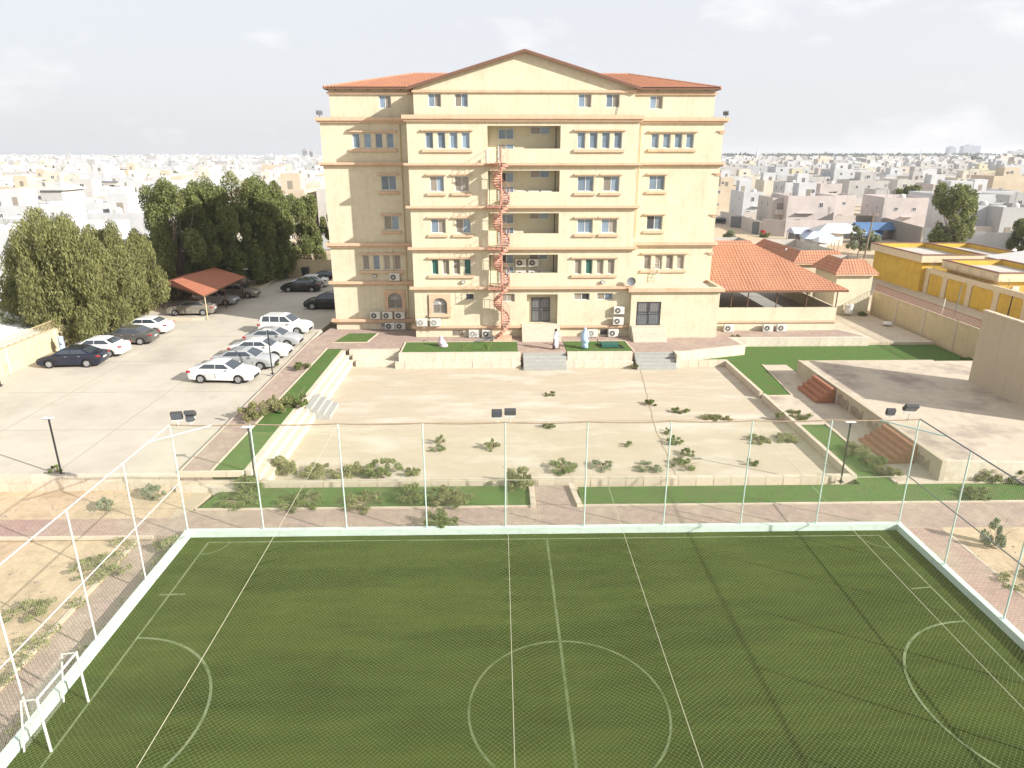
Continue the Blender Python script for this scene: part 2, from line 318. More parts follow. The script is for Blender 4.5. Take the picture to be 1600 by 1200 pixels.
struct('terrace_lawn', MB().box(-7.8, 1.55, 53.05, 56.15, .3, PZ + .09), 'lawn')
struct('terrace_lawn', MB().prism([(5.5, 53.0), (10.85, 53.0), (10.7, 56.2), (5.5, 56.2)], .3, PZ + .09), 'lawn')
struct('terrace_lawn', MB().prism([(-14.0, 56.3), (-11.2, 56.3), (-10.8, 59.3), (-13.3, 59.3)], .3, PZ + .09), 'lawn')
struct('pavilion_terrace', MB().prism([(20.0, 57.45), (32.3, 57.45), (30.4, 61), (30.4, 62), (20.0, 62)], -.5, PZ), 'paver')

# ---- kerbs and retaining walls: every stone its own piece
def kerb(label, p0, p1, n, wid=.16, zb=-.1, h=.16, m='kerb', gap=.012, name='kerb_wall', cat='kerb', piece='kerb_stone'):
    e = empty(name, (p0[0], p0[1], zb), label, cat, 'stone kerbs round the lawns and paths')
    stone_row(e, piece, UNIT[m], p0, p1, n, gap, wid, zb, h); return e
kerb('low stone kerb wall closing the near side of the sunken courtyard', (-12.6, 31.55), (18.3, 31.75), 34, .3, -.35, .55, gap=.02)
kerb('low stone kerb wall along the right side of the sunken courtyard', (18.4, 31.6), (18.35, 44.3), 14, .24, -.35, .58, gap=.02)
kerb('stone kerb wall from the right grass tongue up to the terrace', (18.35, 44.7), (18.3, 52.3), 8, .24, -.35, .58, gap=.02)
kerb('short stone kerb wall right of the second grey stairs', (14.4, 52.25), (18.4, 52.35), 5, .3, -.35, .62, gap=.02)
kerb('kerb between the left front lawn and the brick path', (-14.4, 29.05), (1.6, 29.05), 20, .14, -.1, .15)
kerb('thick kerb ending the left front lawn beside the path gap', (1.6, 28.9), (1.62, 31.2), 3, .26, -.1, .24)
kerb('thick kerb starting the right front lawn beside the path gap', (3.82, 28.95), (3.6, 31.2), 3, .26, -.1, .24)
kerb('long kerb between the right front lawn and the brick path', (3.95, 29.1), (45, 29.1), 44, .14, -.1, .14)
kerb('kerb on the outer edge of the pink side path', (-45, 26.7), (-15.3, 26.7), 24, .14, -.1, .13)
kerb('kerb on the outer edge of the path left of the pitch', (-16.0, 4), (-16.0, 26.6), 22, .16, -.3, .2)
kerb('kerb on the outer edge of the path right of the pitch', (19.95, 8), (19.95, 26.6), 18, .12, -.1, .11)
kerb('kerb along the back of the right front lawn beyond the side lawn', (20.3, 31.05), (45, 31.05), 26, .14, -.1, .2)
kerb('kerb on the right edge of the side lawn strip', (20.3, 31.1), (20.35, 39.1), 9, .14, -.1, .17)
kerb('kerb across the far end of the side lawn strip', (18.5, 39.15), (20.3, 39.15), 2, .12, -.1, .15)
kerb('kerb between the grass tongue and the stage path', (20.45, 44.5), (21.05, 51.8), 8, .12, -.1, .15)
kerb('kerb across the near end of the grass tongue', (18.5, 44.45), (20.45, 44.45), 2, .12, -.1, .15)
kerb('pale kerb edging the car park along the brick walk', (-16.14, 31.3), (-16.14, 60.5), 30, .1, .6, .22)
kerb('kerb between the brick walk and the long grass strip', (-14.55, 31.5), (-14.1, 54.3), 24, .11, .6, .27)
kerb('kerb closing the near end of the walk and grass strip', (-16.1, 31.4), (-12.9, 31.4), 4, .22, .6, .27)
kerb('kerb round the back of the wide terrace lawn', (-7.8, 56.22), (1.6, 56.22), 9, .11, .6, .26)
kerb('kerb on the left side of the wide terrace lawn', (-7.9, 53.1), (-7.9, 56.2), 3, .12, .6, .27)
kerb('kerb behind the right terrace lawn', (5.5, 56.28), (10.75, 56.28), 5, .11, .6, .26)
kerb('kerb right of the right terrace lawn', (10.95, 53.1), (10.78, 56.2), 3, .14, .6, .27)
kerb('kerb in front of the small corner lawn', (-14.1, 56.22), (-11.2, 56.22), 3, .11, .6, .26)
kerb('kerb on the right of the small corner lawn', (-11.15, 56.3), (-10.75, 59.3), 3, .11, .6, .26)

# car-park retaining wall: two courses of blocks, and a ledge
w = empty('retaining_wall', (-26, 31.2, 0), 'low block wall holding up the near edge of the car park', 'retaining wall')
stone_row(w, 'wall_block', UNIT['kerb'], (-36, 31.25), (-12.9, 31.25), 26, .015, .3, -.2, .62)
stone_row(w, 'wall_block', UNIT['limestone'], (-36, 31.32), (-16.1, 31.32), 22, .015, .3, .425, .36)
stone_row(w, 'wall_block', UNIT['limestone'], (-16.1, 30.95), (-12.9, 30.95), 4, .015, .3, -.2, .45)

# stepped seating left and far-left of the basin
s = empty('stone_seating', (-12.4, 43, BZ), 'three white stone seating tiers along the left side of the sunken courtyard', 'seating steps')
for k in range(3):
    stone_row(s, 'seat_stone', UNIT['limestone'], (-12.77 + .36 * k, 31.6 + .1 * k), (-12.7 + .36 * k, 53.9 - .36 * k), 18, .008, .37, -.4, .4 + PZ + .06 - .3 * k)
s = empty('stone_seating', (-10, 53.5, BZ), 'three white stone seating tiers at the far left corner of the courtyard', 'seating steps')
for k in range(3):
    stone_row(s, 'seat_stone', UNIT['limestone'], (-12.2 + .36 * k, 54.1 - .55 * k), (-8.1, 54.1 - .55 * k), 5, .008, .56, -.4, .4 + PZ + .04 - .3 * k)
def flank(label, x0, x1, nl):
    s = empty('retaining_wall', ((x0 + x1) / 2, 52.6, BZ), label, 'retaining wall')
    stone_row(s, 'face_stone', UNIT['limestone'], (x0, 52.75), (x1, 52.75), nl, .012, .42, .18, .70)
    stone_row(s, 'face_stone', UNIT['limestone'], (x0 - .25, 52.5), (x1, 52.5), nl, .012, .75, -.4, .62, jit=.012)
flank('white stone retaining wall in two courses below the wide terrace lawn', -8.0, 1.75, 13)
flank('white stone retaining wall below the smaller terrace lawn between both stairs', 5.5, 10.75, 7)

def stairs(label, x0, x1, ytop, ztop, zbot, n, run, m='greystone', name='stone_stairs', axis='y', sgn=-1, cat='stairs', extra=None):
    e = empty(name, ((x0 + x1) / 2, ytop, zbot), label, cat, extra)
    rise = (ztop - zbot) / n
    for k in range(n):
        zt = ztop - rise * k - (0 if k else .004)
        y0, y1 = ytop - run * (k + 1), ytop - run * k
        o = MB().box(x0, x1, y0, y1, zbot - .15, zt).build('stair_tread', m, e); bevel(o, .015, 1)
    return e
stairs('wide grey stone stairs from the courtyard up to the main door', 1.95, 5.42, 53.15, PZ + .05, BZ, 5, .34)
stairs('grey stone stairs from the courtyard to the dark double door on the right', 10.95, 14.15, 53.15, PZ + .05, BZ, 5, .34)
e = empty('stone_stairs', (-11.6, 42.5, BZ), 'small grey stair block set into the white seating tiers', 'stairs')
for k in range(4): MB().box(-12.42 + .38 * k, -12.04 + .38 * k, 41.2, 43.8, -.4, .60 - .2 * k).build('stair_tread', 'greystone', e)
ck = empty('stair_cheek_wall', (14.4, 52.4, BZ), 'low pale cheek wall on the right of the second grey stairs', 'cheek wall')
MB().prism([(14.17, 51.9), (14.5, 51.9), (14.75, 53.0), (14.17, 53.15)], -.4, PZ + .1).build('cheek_block', 'limestone', ck)

# terrace right edge stones (z 0 .. .75)
w = empty('retaining_wall', (18, 54, 0), 'pale stone edge of the terrace in front of the annex', 'retaining wall')
stone_row(w, 'edge_stone', UNIT['limestone'], (14.6, 52.85), (20.55, 54.8), 10, .012, .32, -.2, PZ + .28)
stone_row(w, 'edge_stone', UNIT['limestone'], (20.55, 54.9), (20.15, 57.3), 4, .012, .32, -.2, PZ + .27)
w = empty('retaining_wall', (26, 57.3, 0), 'pale stone edge of the terrace in front of the pavilion', 'retaining wall')
stone_row(w, 'edge_stone', UNIT['limestone'], (20.1, 57.35), (32.4, 57.35), 17, .012, .34, -.2, PZ + .23)
stone_row(w, 'edge_stone', UNIT['limestone'], (32.4, 57.45), (30.5, 61.0), 6, .012, .3, -.2, PZ + .23)

# stage
SZ = 1.1
stg = empty('concrete_stage', (28, 40, 0), 'large raised concrete stage platform right of the courtyard, edges stained brown', 'stage')
MB().prism([(22.85, 31.5), (45, 30.0), (45, 49.0), (22.95, 49.0)], -.4, SZ).build('stage_floor', 'stage', stg)
MB().prism([(22.6, 31.3), (22.85, 31.3), (22.95, 49.25), (22.7, 49.25)], -.4, SZ + .05).build('stage_edge', 'basin', stg)
MB().prism([(22.85, 31.3), (45, 29.8), (45, 30.0), (22.85, 31.5)], -.4, SZ + .03).build('stage_edge', 'limestone', stg)
MB().box(22.95, 33, 49.0, 49.2, -.4, SZ + .03).build('stage_edge', 'basin', stg)
for y0, y1, a in [(32.2, 33.6, .75), (36.7, 38.6, .7), (39.2, 40.8, .8), (41.0, 42.6, .85)]:
    stm = MB(); n = 9; top = [SZ * a * rnd.uniform(.6, 1) for _ in range(n)]; xa_ = 22.596 + (y0 - 31.3) * .0056
    for i in range(n - 1):
        ya, yb = y0 + (y1 - y0) * i / (n - 1), y0 + (y1 - y0) * (i + 1) / (n - 1)
        stm.quad((22.596 + (yb - 31.3) * .0056, yb, .1), (22.596 + (ya - 31.3) * .0056, ya, .1), (22.596 + (ya - 31.3) * .0056, ya, top[i]), (22.596 + (yb - 31.3) * .0056, yb, top[i + 1]))
    if 'damp' not in M: M['damp'] = mat('damp_stain', (.29, .235, .18), var=.25, scale=5)
    stm.build('damp_stain', 'damp', stg)
def side_stairs(label, y0, y1, n):
    e = empty('stage_stairs', (22, (y0 + y1) / 2, 0), label, 'stairs')
    for k in range(n):
        z = SZ - .05 - (SZ - .05) / n * k; x1 = 22.62 - .3 * k
        o = MB().box(x1 - .3 - .02, x1, y0, y1, 0, z - (SZ - .05) / n * .0).build('stair_tread', 'terracotta', e); bevel(o, .05, 2)
side_stairs('terracotta painted stairs at the far end of the stage edge', 42.9, 45.9, 4)
side_stairs('terracotta painted stairs at the near end of the stage edge', 33.4, 36.6, 5)
# tall beige wall
bw = empty('boundary_wall', (32.6, 40, SZ), 'tall plain beige wall standing on the right side of the stage', 'wall')
MB().box(32.5, 32.75, 35.9, 44.25, 0, 6.0).build('wall_panel', 'beigewall', bw)
MB().box(32.46, 32.79, 35.86, 44.29, 6.0, 6.1).build('coping', 'kerb', bw)

# ================================================================== PITCH
FX0, FX1, FY1, FY0 = -13.6, 17.75, 26.55, 6.0
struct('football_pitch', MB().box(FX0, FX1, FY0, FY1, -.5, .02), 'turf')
ln = MB(); z = .026
def strip(a, b, w=.07):
    a = Vector((*a, z)); b = Vector((*b, z)); n = Vector((-(b - a).y, (b - a).x, 0)).normalized() * w / 2
    k = max(1, int((b - a).length / 1.5)); 
    for i in range(k):
        p, q = a + (b - a) * i / k, a + (b - a) * (i + 1) / k; ln.quad(tuple(p - n), tuple(q - n), tuple(q + n), tuple(p + n))
def arc(cx, cy, r, a0, a1, w=.07, n=40):
    for i in range(n):
        t0, t1 = R(a0 + (a1 - a0) * i / n), R(a0 + (a1 - a0) * (i + 1) / n)
        ln.quad(*[(cx + rr * math.cos(t), cy + rr * math.sin(t), z) for rr, t in ((r - w / 2, t0), (r + w / 2, t0), (r + w / 2, t1), (r - w / 2, t1))])
XL, XR, YT = -12.65, 16.75, 26.12
strip((XL, YT), (XR, YT)); strip((XL, 6.6), (XL, YT)); strip((XR, 6.6), (XR, YT)); 
z = .03; ls_ = ln; ln = MB(); strip((2.05, 6.6), (2.05, YT), .1); z = .034; arc(2.05, 16.45, 3.03, 0, 360, .08, 72); lc = ln; ln = ls_
arc(XL, 16.2, 3.75, -90, 90, .09); arc(XR, 16.4, 3.85, 90, 270, .09)
arc(XL, YT, .95, -90, 0, .05, 10); arc(XR, YT, 1.0, 180, 270, .05, 10)
z = .038; strip((-13.0, 22.4), (-12.05, 22.42), .09); strip((15.9, 22.2), (16.75, 22.3), .07)
struct('pitch_marking', ln, 'paintline'); struct('centre_marking', lc, 'fadedline')
# mint curb wall
cw = empty('curb_wall', (2, 26.6, 0), 'mint painted low curb wall framing the football pitch', 'curb wall')
stone_row(cw, 'curb_segment', UNIT['mint'], (FX0 - .25, FY1 + .12), (FX1 + .25, FY1 + .12), 12, .004, .24, -.3, .62, jit=.004)
stone_row(cw, 'curb_segment', UNIT['mint'], (FX0 - .12, FY0), (FX0 - .12, FY1), 8, .004, .24, -.3, .615, jit=.004)
stone_row(cw, 'curb_segment', UNIT['mint'], (FX1 + .12, FY0), (FX1 + .12, FY1), 8, .004, .24, -.3, .615, jit=.004)
# fence
FT = 5.3
fe = empty('pitch_fence', (2, 26.65, .3), 'tall pale mint pole fence with diamond netting round the football pitch', 'fence')
posts = [(x, 26.67) for x in (-13.72, -10.4, -6.76, -3.23, .25, 3.73, 7.27, 10.73, 14.12, 17.87)] + [(-13.74, y) for y in (22.95, 19.5, 16.0, 12.5, 9.0)] + [(17.9, y) for y in (23.4, 20.0, 16.5, 13.0, 9.5)]
pm = MB().tube([(0, 0, 0), (0, 0, FT - .3)], .031, 8).mesh('fence_post', 'mintmetal'); pm2 = MB().tube([(0, 0, 0), (0, 0, FT - .3)], .031, 8).mesh('fence_post', 'whitemetal')
for i, (x, y) in enumerate(posts):
    o = link('fence_post', pm2 if (x < -13 and y < 26) else pm, fe); o.location = Vector((x, y, .3)) - wloc(fe)
    MB().box(x - .09, x + .09, y - .07, y + .07, .3, .325).build('base_plate', 'mintmetal', fe)
def rail(a, b, r, m='mintmetal', nm='fence_rail', sag=0, n=1):
    pts = [Vector(a) + (Vector(b) - Vector(a)) * i / n - Vector((0, 0, sag * 4 * (i / n) * (1 - i / n))) for i in range(n + 1)]
    MB().tube(pts, r, 6).build(nm, m, fe)
xs = [p[0] for p in posts[:10]]
for i in range(9):
    rail((xs[i], 26.67, FT), (xs[i + 1], 26.67, FT), .028, 'twig', 'top_rope', .05, 6)
    rail((xs[i], 26.67, 2.62), (xs[i + 1], 26.67, 2.62), .014, 'rope', 'middle_cable', .02, 3)
rail((-13.74, 26.67, FT), (-13.74, 6, FT), .024, 'whitemetal', 'top_rail', 0, 6); rail((-13.74, 26.67, 2.62), (-13.74, 6, 2.62), .022, 'whitemetal', 'middle_rail')
rail((17.9, 26.67, FT), (17.9, 6, FT), .028, 'irongrey', 'top_rail'); rail((17.9, 26.67, 2.62), (17.9, 6, 2.62), .024, 'irongrey', 'middle_rail')
rail((-13.74, 25.0, FT - .03), (-12.0, 26.67, FT - .03), .024, 'whitemetal', 'corner_brace'); rail((17.9, 24.9, FT - .03), (16.2, 26.67, FT - .03), .03, 'mintmetal', 'corner_brace')
# netting
def threads(name, pts_fn, u0, u1, v0, v1, step, r, m, seg, parent, kind='stuff'):
    """diamond net over the (u,v) rectangle: two families of 45-degree threads, three-sided"""
    V = []; F = []; cnt = 0
    for fam in (1, -1):
        c = (u0 - (v1 - v0)) if fam == 1 else u0
        cend = u1 if fam == 1 else u1 + (v1 - v0)
        while c < cend:
            # u = c + fam*(v-v0)
            if fam == 1: a, b = max(0, u0 - c), min(v1 - v0, u1 - c)
            else: a, b = max(0, c - u1), min(v1 - v0, c - u0)
            if b - a > step:
                n = max(2, int((b - a) / seg)); t = np.linspace(a, b, n + 1)
                P = pts_fn(c + fam * t, v0 + t)
                off = np.array([[0, 0, r], [r * .87, 0, -r * .5], [-r * .87, 0, -r * .5]]) if abs(v1 - v0) > 9 else np.array([[r, -r * .5, 0], [-r * .5, r * .9, 0], [-r * .5, -r * .5, r]])
                V.append((P[:, None, :] + off[None]).reshape(-1, 3))
                i = np.arange(n)[:, None]; k = np.arange(3)[None]; A = cnt + i * 3 + k; B = cnt + i * 3 + (k + 1) % 3
                F.append(np.stack([A, B, B + 3, A + 3], -1).reshape(-1, 4)); cnt += 3 * (n + 1)
            c += step
    V = np.concatenate(V); F = np.concatenate(F)
    me = bpy.data.meshes.new(name); me.vertices.add(len(V)); me.vertices.foreach_set('co', V.ravel())
    me.loops.add(F.size); me.loops.foreach_set('vertex_index', F.ravel().astype(np.int32)); me.polygons.add(len(F))
    me.polygons.foreach_set('loop_start', np.arange(0, F.size, 4, dtype=np.int32)); me.update(calc_edges=True); me.materials.append(M[m])
    o = link(name, me, parent, world=True); tag(o, kind=kind); return o
cabx = [-6.76, .25, 3.73, 10.73]
def roofz(x, y):
    gx = np.concatenate([[FX0], cabx, [FX1]]); idx = np.clip(np.searchsorted(gx, x) - 1, 0, 4); a = gx[idx]; b = gx[idx + 1]
    s = np.sin(np.pi * np.clip((x - a) / (b - a), 0, 1)) ** 1
    return FT - .02 - .05 * (b - a) * s * .8 - .35 * np.sin(np.pi * np.clip((y - FY0) / (FY1 - FY0), 0, 1)) * (.4 + .6 * s) - .05 * np.sin(x * 2.1 + y * 1.3) * s
rn = empty('roof_net', (2, 16, FT), 'fine diamond net stretched over the whole football pitch on long cables', 'net')
threads('netting', lambda u, v: np.stack([u + .03 * np.sin(v * 3 + u), v + .03 * np.sin(u * 2.3), roofz(u, v)], -1), FX0, FX1, FY0, 26.6, .112, .0014, 'net', .6, rn)
for cx in cabx:
    pts = [(cx, y, float(roofz(np.array([cx]), np.array([y]))[0]) + .012) for y in np.linspace(26.6, FY0, 16)]
    MB().tube(pts, .0065, 5).build('cable', 'rope', rn)
for y, ph in ((21.4, 1.7), (14.2, .6)):
    xsn = np.linspace(FX0, FX1, 70); yy = y + .10 * np.sin(xsn * .35 + ph) + .03 * np.sin(xsn * 1.7)
    for dy in ():
        MB().tube(list(zip(xsn, yy + dy, roofz(xsn, yy + dy) + .004)), .0028, 4).build('seam_rope', 'net', rn)
threads('side_netting', lambda u, v: np.stack([u, np.full_like(u, 26.67) + .04 * np.sin(u * 1.8) * np.sin(v), v], -1), xs[0], xs[-1], .34, FT, .13, .0016, 'netwhite', 1.2, fe)
threads('side_netting', lambda u, v: np.stack([np.full_like(u, -13.74), u, v], -1), 8, 26.6, .34, FT, .14, .0016, 'netwhite', 1.5, fe)
threads('side_netting', lambda u, v: np.stack([np.full_like(u, 17.9), u, v], -1), 8, 26.6, .34, FT, .14, .0016, 'netwhite', 1.5, fe)
# rolled, bunched net along the right rail
# flood lamps
def flood(label, x, y, z, rz, heads):
    e = empty('flood_lamp', (x, y, z), label, 'flood lamp', 'flood lamps on the pitch fence', rz)
    for dx, dz, tilt, s in heads:
        MB().tube([(dx, 0, 0), (dx, 0, dz)], .022, 6).build('stem', 'whitemetal', e, False)
        ca, sa = math.cos(tilt), math.sin(tilt)
        def tr(p): return (dx + p[0], p[1] * ca - p[2] * sa, dz + s * .5 + p[1] * sa + p[2] * ca)
        def bx(x0, x1, y0, y1, z0, z1, nm, m, par):
            b = MB().box(x0, x1, y0, y1, z0, z1); b.v = [tr(p) for p in b.v]; return b.build(nm, m, par, False)
        h = bx(-s * .55, s * .55, -.08, .08, -s * .42, s * .42, 'housing', 'floodbody', e); bevel(h, .03, 2)
        g = bx(-s * .47, s * .47, -.1, -.081, -s * .34, s * .34, 'lens', 'floodgl', h); g.location = (0, 0, 0)
        MB().box(dx - s * .5, dx + s * .5, -.03, .03, dz - .02, dz + .03).build('bracket', 'whitemetal', e, False)
flood('pair of flood lamps on stems above the left far corner of the fence', -13.1, 26.67, FT, R(10), [(-.25, .22, .3, .42), (.28, .3, .9, .4), (.25, .12, .2, .3)])
flood('pair of flood lamps on stems above the middle of the far fence', .12, 26.67, FT, 0, [(-.22, .22, .25, .40), (.34, .26, .7, .44)])
flood('pair of flood lamps on stems above the right far corner of the fence', 17.15, 26.67, FT, R(-8), [(-.55, .16, .3, .34), (.22, .3, .8, .5)])
# goal
go = empty('football_goal', (-13, 16.15, 0), 'white tube football goal with net at the left end of the pitch', 'goal')
gp = dict(a=(-12.7, 15.2), b=(-12.7, 17.05), ra=(-13.3, 15.2), rb=(-13.3, 17.05))
GH = 1.85
def gt(p, q, nm, r=.038): MB().tube([p, q], r, 8).build(nm, 'whitemetal', go)
gt((-12.7, 15.2, 0), (-12.7, 15.2, GH), 'goal_post'); gt((-12.7, 17.05, 0), (-12.7, 17.05, GH), 'goal_post'); gt((-12.7, 15.17, GH), (-12.7, 17.08, GH), 'crossbar')
for y in (15.2, 17.05):
    gt((-12.7, y, GH), (-13.15, y, GH - .05), 'top_arm', .025); gt((-13.15, y, GH - .05), (-13.45, y, 0.02), 'rear_leg', .028)
threads('goal_net', lambda u, v: np.stack([-13.15 - .3 * (GH - v) / GH, u, v], -1), 15.2, 17.05, .03, GH - .06, .11, .003, 'netwhite', .5, go)

# ================================================================== MAIN BUILDING
BL = empty('school_building', (2.15, 61, PZ), 'large six storey cream yellow building with peach cornices, red tiled roof and central gable', 'building')
def holewall(mb, x0, x1, z0, z1, y, holes, depth=.22, rv=None):
    """front face at y (facing -Y) with rectangular holes [(hx0,hx1,hz0,hz1[,depth])], reveals go back by depth"""
    xs_ = sorted({x0, x1, *[h[0] for h in holes], *[h[1] for h in holes]}); zs_ = sorted({z0, z1, *[h[2] for h in holes], *[h[3] for h in holes]})
    for i in range(len(xs_) - 1):
        for j in range(len(zs_) - 1):
            cx, cz = (xs_[i] + xs_[i + 1]) / 2, (zs_[j] + zs_[j + 1]) / 2
            if not any(h[0] < cx < h[1] and h[2] < cz < h[3] for h in holes):
                mb.quad((xs_[i], y, zs_[j]), (xs_[i + 1], y, zs_[j]), (xs_[i + 1], y, zs_[j + 1]), (xs_[i], y, zs_[j + 1]))
    for h in holes:
        a, b, c, d = h[:4]; dp = h[4] if len(h) > 4 else depth; Y = y + dp
        mb.quad((a, y, c), (a, Y, c), (a, Y, d), (a, y, d)); mb.quad((b, Y, c), (b, y, c), (b, y, d), (b, Y, d))
        mb.quad((a, y, c), (b, y, c), (b, Y, c), (a, Y, c)); mb.quad((a, Y, d), (b, Y, d), (b, y, d), (a, y, d))
def window(parent, x0, x1, z0, z1, y, glass='glass', n=2, fr=.05, off=None, bars=False):
    """window unit whose glass stands at y; frame with mullions, panes as sub-parts"""
    f = MB(); t = fr
    f.box(x0, x0 + t, y - .05, y + .02, z0, z1).box(x1 - t, x1, y - .05, y + .02, z0, z1).box(x0 + t, x1 - t, y - .05, y + .02, z0, z0 + t).box(x0 + t, x1 - t, y - .05, y + .02, z1 - t, z1)
    for k in range(1, n):
        xm = x0 + (x1 - x0) * k / n; f.box(xm - t * .5, xm + t * .5, y - .05, y + .02, z0 + t, z1 - t)
    w = f.build('window', 'frame', parent)
    for k in range(n):
        g = glass if isinstance(glass, str) else glass[k % len(glass)]
        a, b = x0 + (x1 - x0) * k / n + t, x0 + (x1 - x0) * (k + 1) / n - t
        MB().box(a - .01, b + .01, y - (.02 if k % 2 else .03), y - (.0 if k % 2 else .01), z0 + t - .01, z1 - t + .01).build('pane', g, w)
    if bars:
        bm_ = MB(); nb = max(3, int((x1 - x0) / .14))
        for k in range(nb + 1):
            xx = x0 + .03 + (x1 - x0 - .06) * k / nb; bm_.box(xx - .01, xx + .01, y - .12, y - .1, z0, z1)
        for zz in (z0 + .1, (z0 + z1) / 2, z1 - .1): bm_.box(x0, x1, y - .125, y - .122, zz - .012, zz + .012)
        bm_.build('window_bars', 'irongrey', w)
    return w
def ledge(parent, x0, x1, z0, z1, y, pr=.2, nm='lintel'):
    o = MB().box(x0, x1, y - pr, y + .02, z0, z1).build(nm, 'trim', parent); return bevel(o, .02, 1)
def cornice(parent, x0, x1, z0, z1, y, pr=.32, side=None, sy=None):
    """two stepped bands; wraps to the sides"""
    zm = z0 + (z1 - z0) * .38; m = MB()
    yb = sy if sy else y + .03
    m.box(x0 - pr, x1 + pr, y - pr, y - .004, zm, z1).box(x0 - pr * .6, x1 + pr * .6, y - pr * .6, y - .004, z0, zm - .0)
    if sy:
        m.box(x0 - pr, x0 - .004, y - .004, yb, zm, z1).box(x1 + .004, x1 + pr, y - .004, yb, zm, z1)
        m.box(x0 - pr * .6, x0 - .004, y - .004, yb, z0, zm).box(x1 + .004, x1 + pr * .6, y - .004, yb, z0, zm)
    return m.build('cornice', 'trim', parent)
MBX0, MBX1, WX0, WX1, YM, YW, YB = -7.2, 11.35, -14.75, 19.05, 58.0, 60.95, 73.5
d = .22
BALC = [(-.8, 5.05, 15.3, 18.1), (-.8, 5.05, 11.95, 14.7), (-.8, 5.05, 8.6, 11.33), (-.8, 5.05, 5.3, 7.93)]
def four(x0, x1):
    w_ = (x1 - x0 - 3 * .34) / 4; return [(x0 + i * (w_ + .34), x0 + i * (w_ + .34) + w_) for i in range(4)]
C = 'curtain'; G = 'glass'
wins = []   # (plane y, x0,x1,z0,z1, glass list, n)
F4 = [(YM, -5.76, -2.22, 16.39, 17.64, [G] * 4), (YM, 6.4, 10.0, 16.39, 17.64, [G] * 4), (YM, -5.63, -2.3, 6.27, 7.56, ['greenglass', C, C, 'greenglass']), (YM, 6.48, 9.88, 6.27, 7.54, [C, 'greenglass', C, C]),
      (YW, -12.14, -8.69, 16.44, 17.62, [G] * 4), (YW, 13.0, 16.6, 16.44, 17.62, [G] * 4), (YW, -11.99, -8.63, 6.22, 7.52, [C, G, C, C]), (YW, 13.0, 16.6, 6.2, 7.47, [C] * 4)]
F2 = [(YM, -5.53, -4.38, 13.06, 14.26, [C, G]), (YM, -3.51, -2.34, 13.06, 14.26, [C, C]), (YM, 6.52, 7.85, 13.06, 14.26, [G, G]), (YM, 8.62, 9.95, 13.06, 14.26, [C, G]),
      (YM, -5.56, -4.33, 9.72, 10.88, [G, C]), (YM, -3.5, -2.27, 9.72, 10.88, [C, G]), (YM, 6.6, 7.9, 9.72, 10.86, [G, G]), (YM, 8.62, 9.92, 9.72, 10.86, [G, C]),
      (YW, -9.95, -8.66, 13.04, 14.22, [G, G]), (YW, -9.88, -8.61, 9.7, 10.88, [C, G]), (YW, 13.03, 14.39, 13.02, 14.22, [G, G]), (YW, 13.03, 14.41, 9.67, 10.86, ['iron', G])]
GFW = [(YM, -2.79, -2.14, 4.11, 4.62, ['acfan'], 1), (YM, 6.5, 7.85, 4.03, 4.62, [C, 'acfan'], 2), (YM, 8.49, 9.86, 4.03, 4.62, [C, G], 2), (YM, .05, 1.4, 3.9, 4.6, [C, C], 2)]
holes = {YM: [], YW: []}
for y, a, b, c, e_, g in F4:
    for p, q in four(a, b): holes[y].append((p, q, c, e_))
for y, a, b, c, e_, g in F2: holes[y].append((a, b, c, e_))
for y, a, b, c, e_, g, n in GFW: holes[y].append((a, b, c, e_))
AR = [(YM, -5.65, -4.42, 2.9, 3.75), (YW, -9.94, -8.7, 2.75, 3.6)]
for y, a, b, c, e_ in AR: holes[y].append((a, b, c, e_ + .55))
main = MB()
hm = holes[YM] + [(h[0], h[1], h[2], h[3], 1.55) for h in BALC] + [(2.45, 5.1, 1.95, 4.54, .75)]
holewall(main, MBX0, MBX1, .5, 18.45, YM, hm, d)
main.quad((MBX0, YW, .5), (MBX0, YM, .5), (MBX0, YM, 18.45), (MBX0, YW, 18.45)); main.quad((MBX1, YM, .5), (MBX1, YW, .5), (MBX1, YW, 18.45), (MBX1, YM, 18.45))
main.build('central_wall', 'wall', BL)
wg = MB(); holewall(wg, WX0, MBX0, .5, 18.5, YW, [h for h in holes[YW] if h[0] < 0], d)
wg.quad((WX0, YB, .5), (WX0, YW, .5), (WX0, YW, 18.5), (WX0, YB, 18.5)); wg.build('wing_wall', 'wall', BL)
wg = MB(); holewall(wg, MBX1, WX1, .5, 18.5, YW, [h for h in holes[YW] if h[0] > 0], d)
wg.quad((WX1, YW, .5), (WX1, YB, .5), (WX1, YB, 18.5), (WX1, YW, 18.5)); wg.build('wing_wall', 'wall', BL)
MB().quad((WX1, YB, .5), (WX0, YB, .5), (WX0, YB, 21.1), (WX1, YB, 21.1)).build('rear_wall', 'wall', BL)
# balcony backs
for i, (a, b, c, e_) in enumerate(BALC):
    MB().quad((a, YM + 1.55, c), (b, YM + 1.55, c), (b, YM + 1.55, e_), (a, YM + 1.55, e_)).build('balcony_back_wall', 'wallback', BL)
    x0 = .35 if i == 0 else .85
    MB().box(x0, b - .003, YM + .0, YM + .15, c + .003, c + 1.08).build('parapet', 'wall', BL)
    yy = YM + 1.5
    window(BL, 0.05, 1.35, e_ - 1.0, e_ - .18, yy, [G] if i % 2 == 0 else ['iron', G], 2)
    window(BL, 0.05, 1.35, c + .02, c + 1.45, yy, [C, G], 2)
    window(BL, 2.7, 4.3, e_ - .62, e_ - .02, yy, [C, G], 2)
    MB().box(4.72, 4.8, YM + .9, YM + .98, c, e_).build('cable_duct', 'iron', BL)
    if i in (1, 3): MB().box(-.7, -.64, YM + .4, YM + .46, c, e_).build('cable_duct', 'iron', BL)
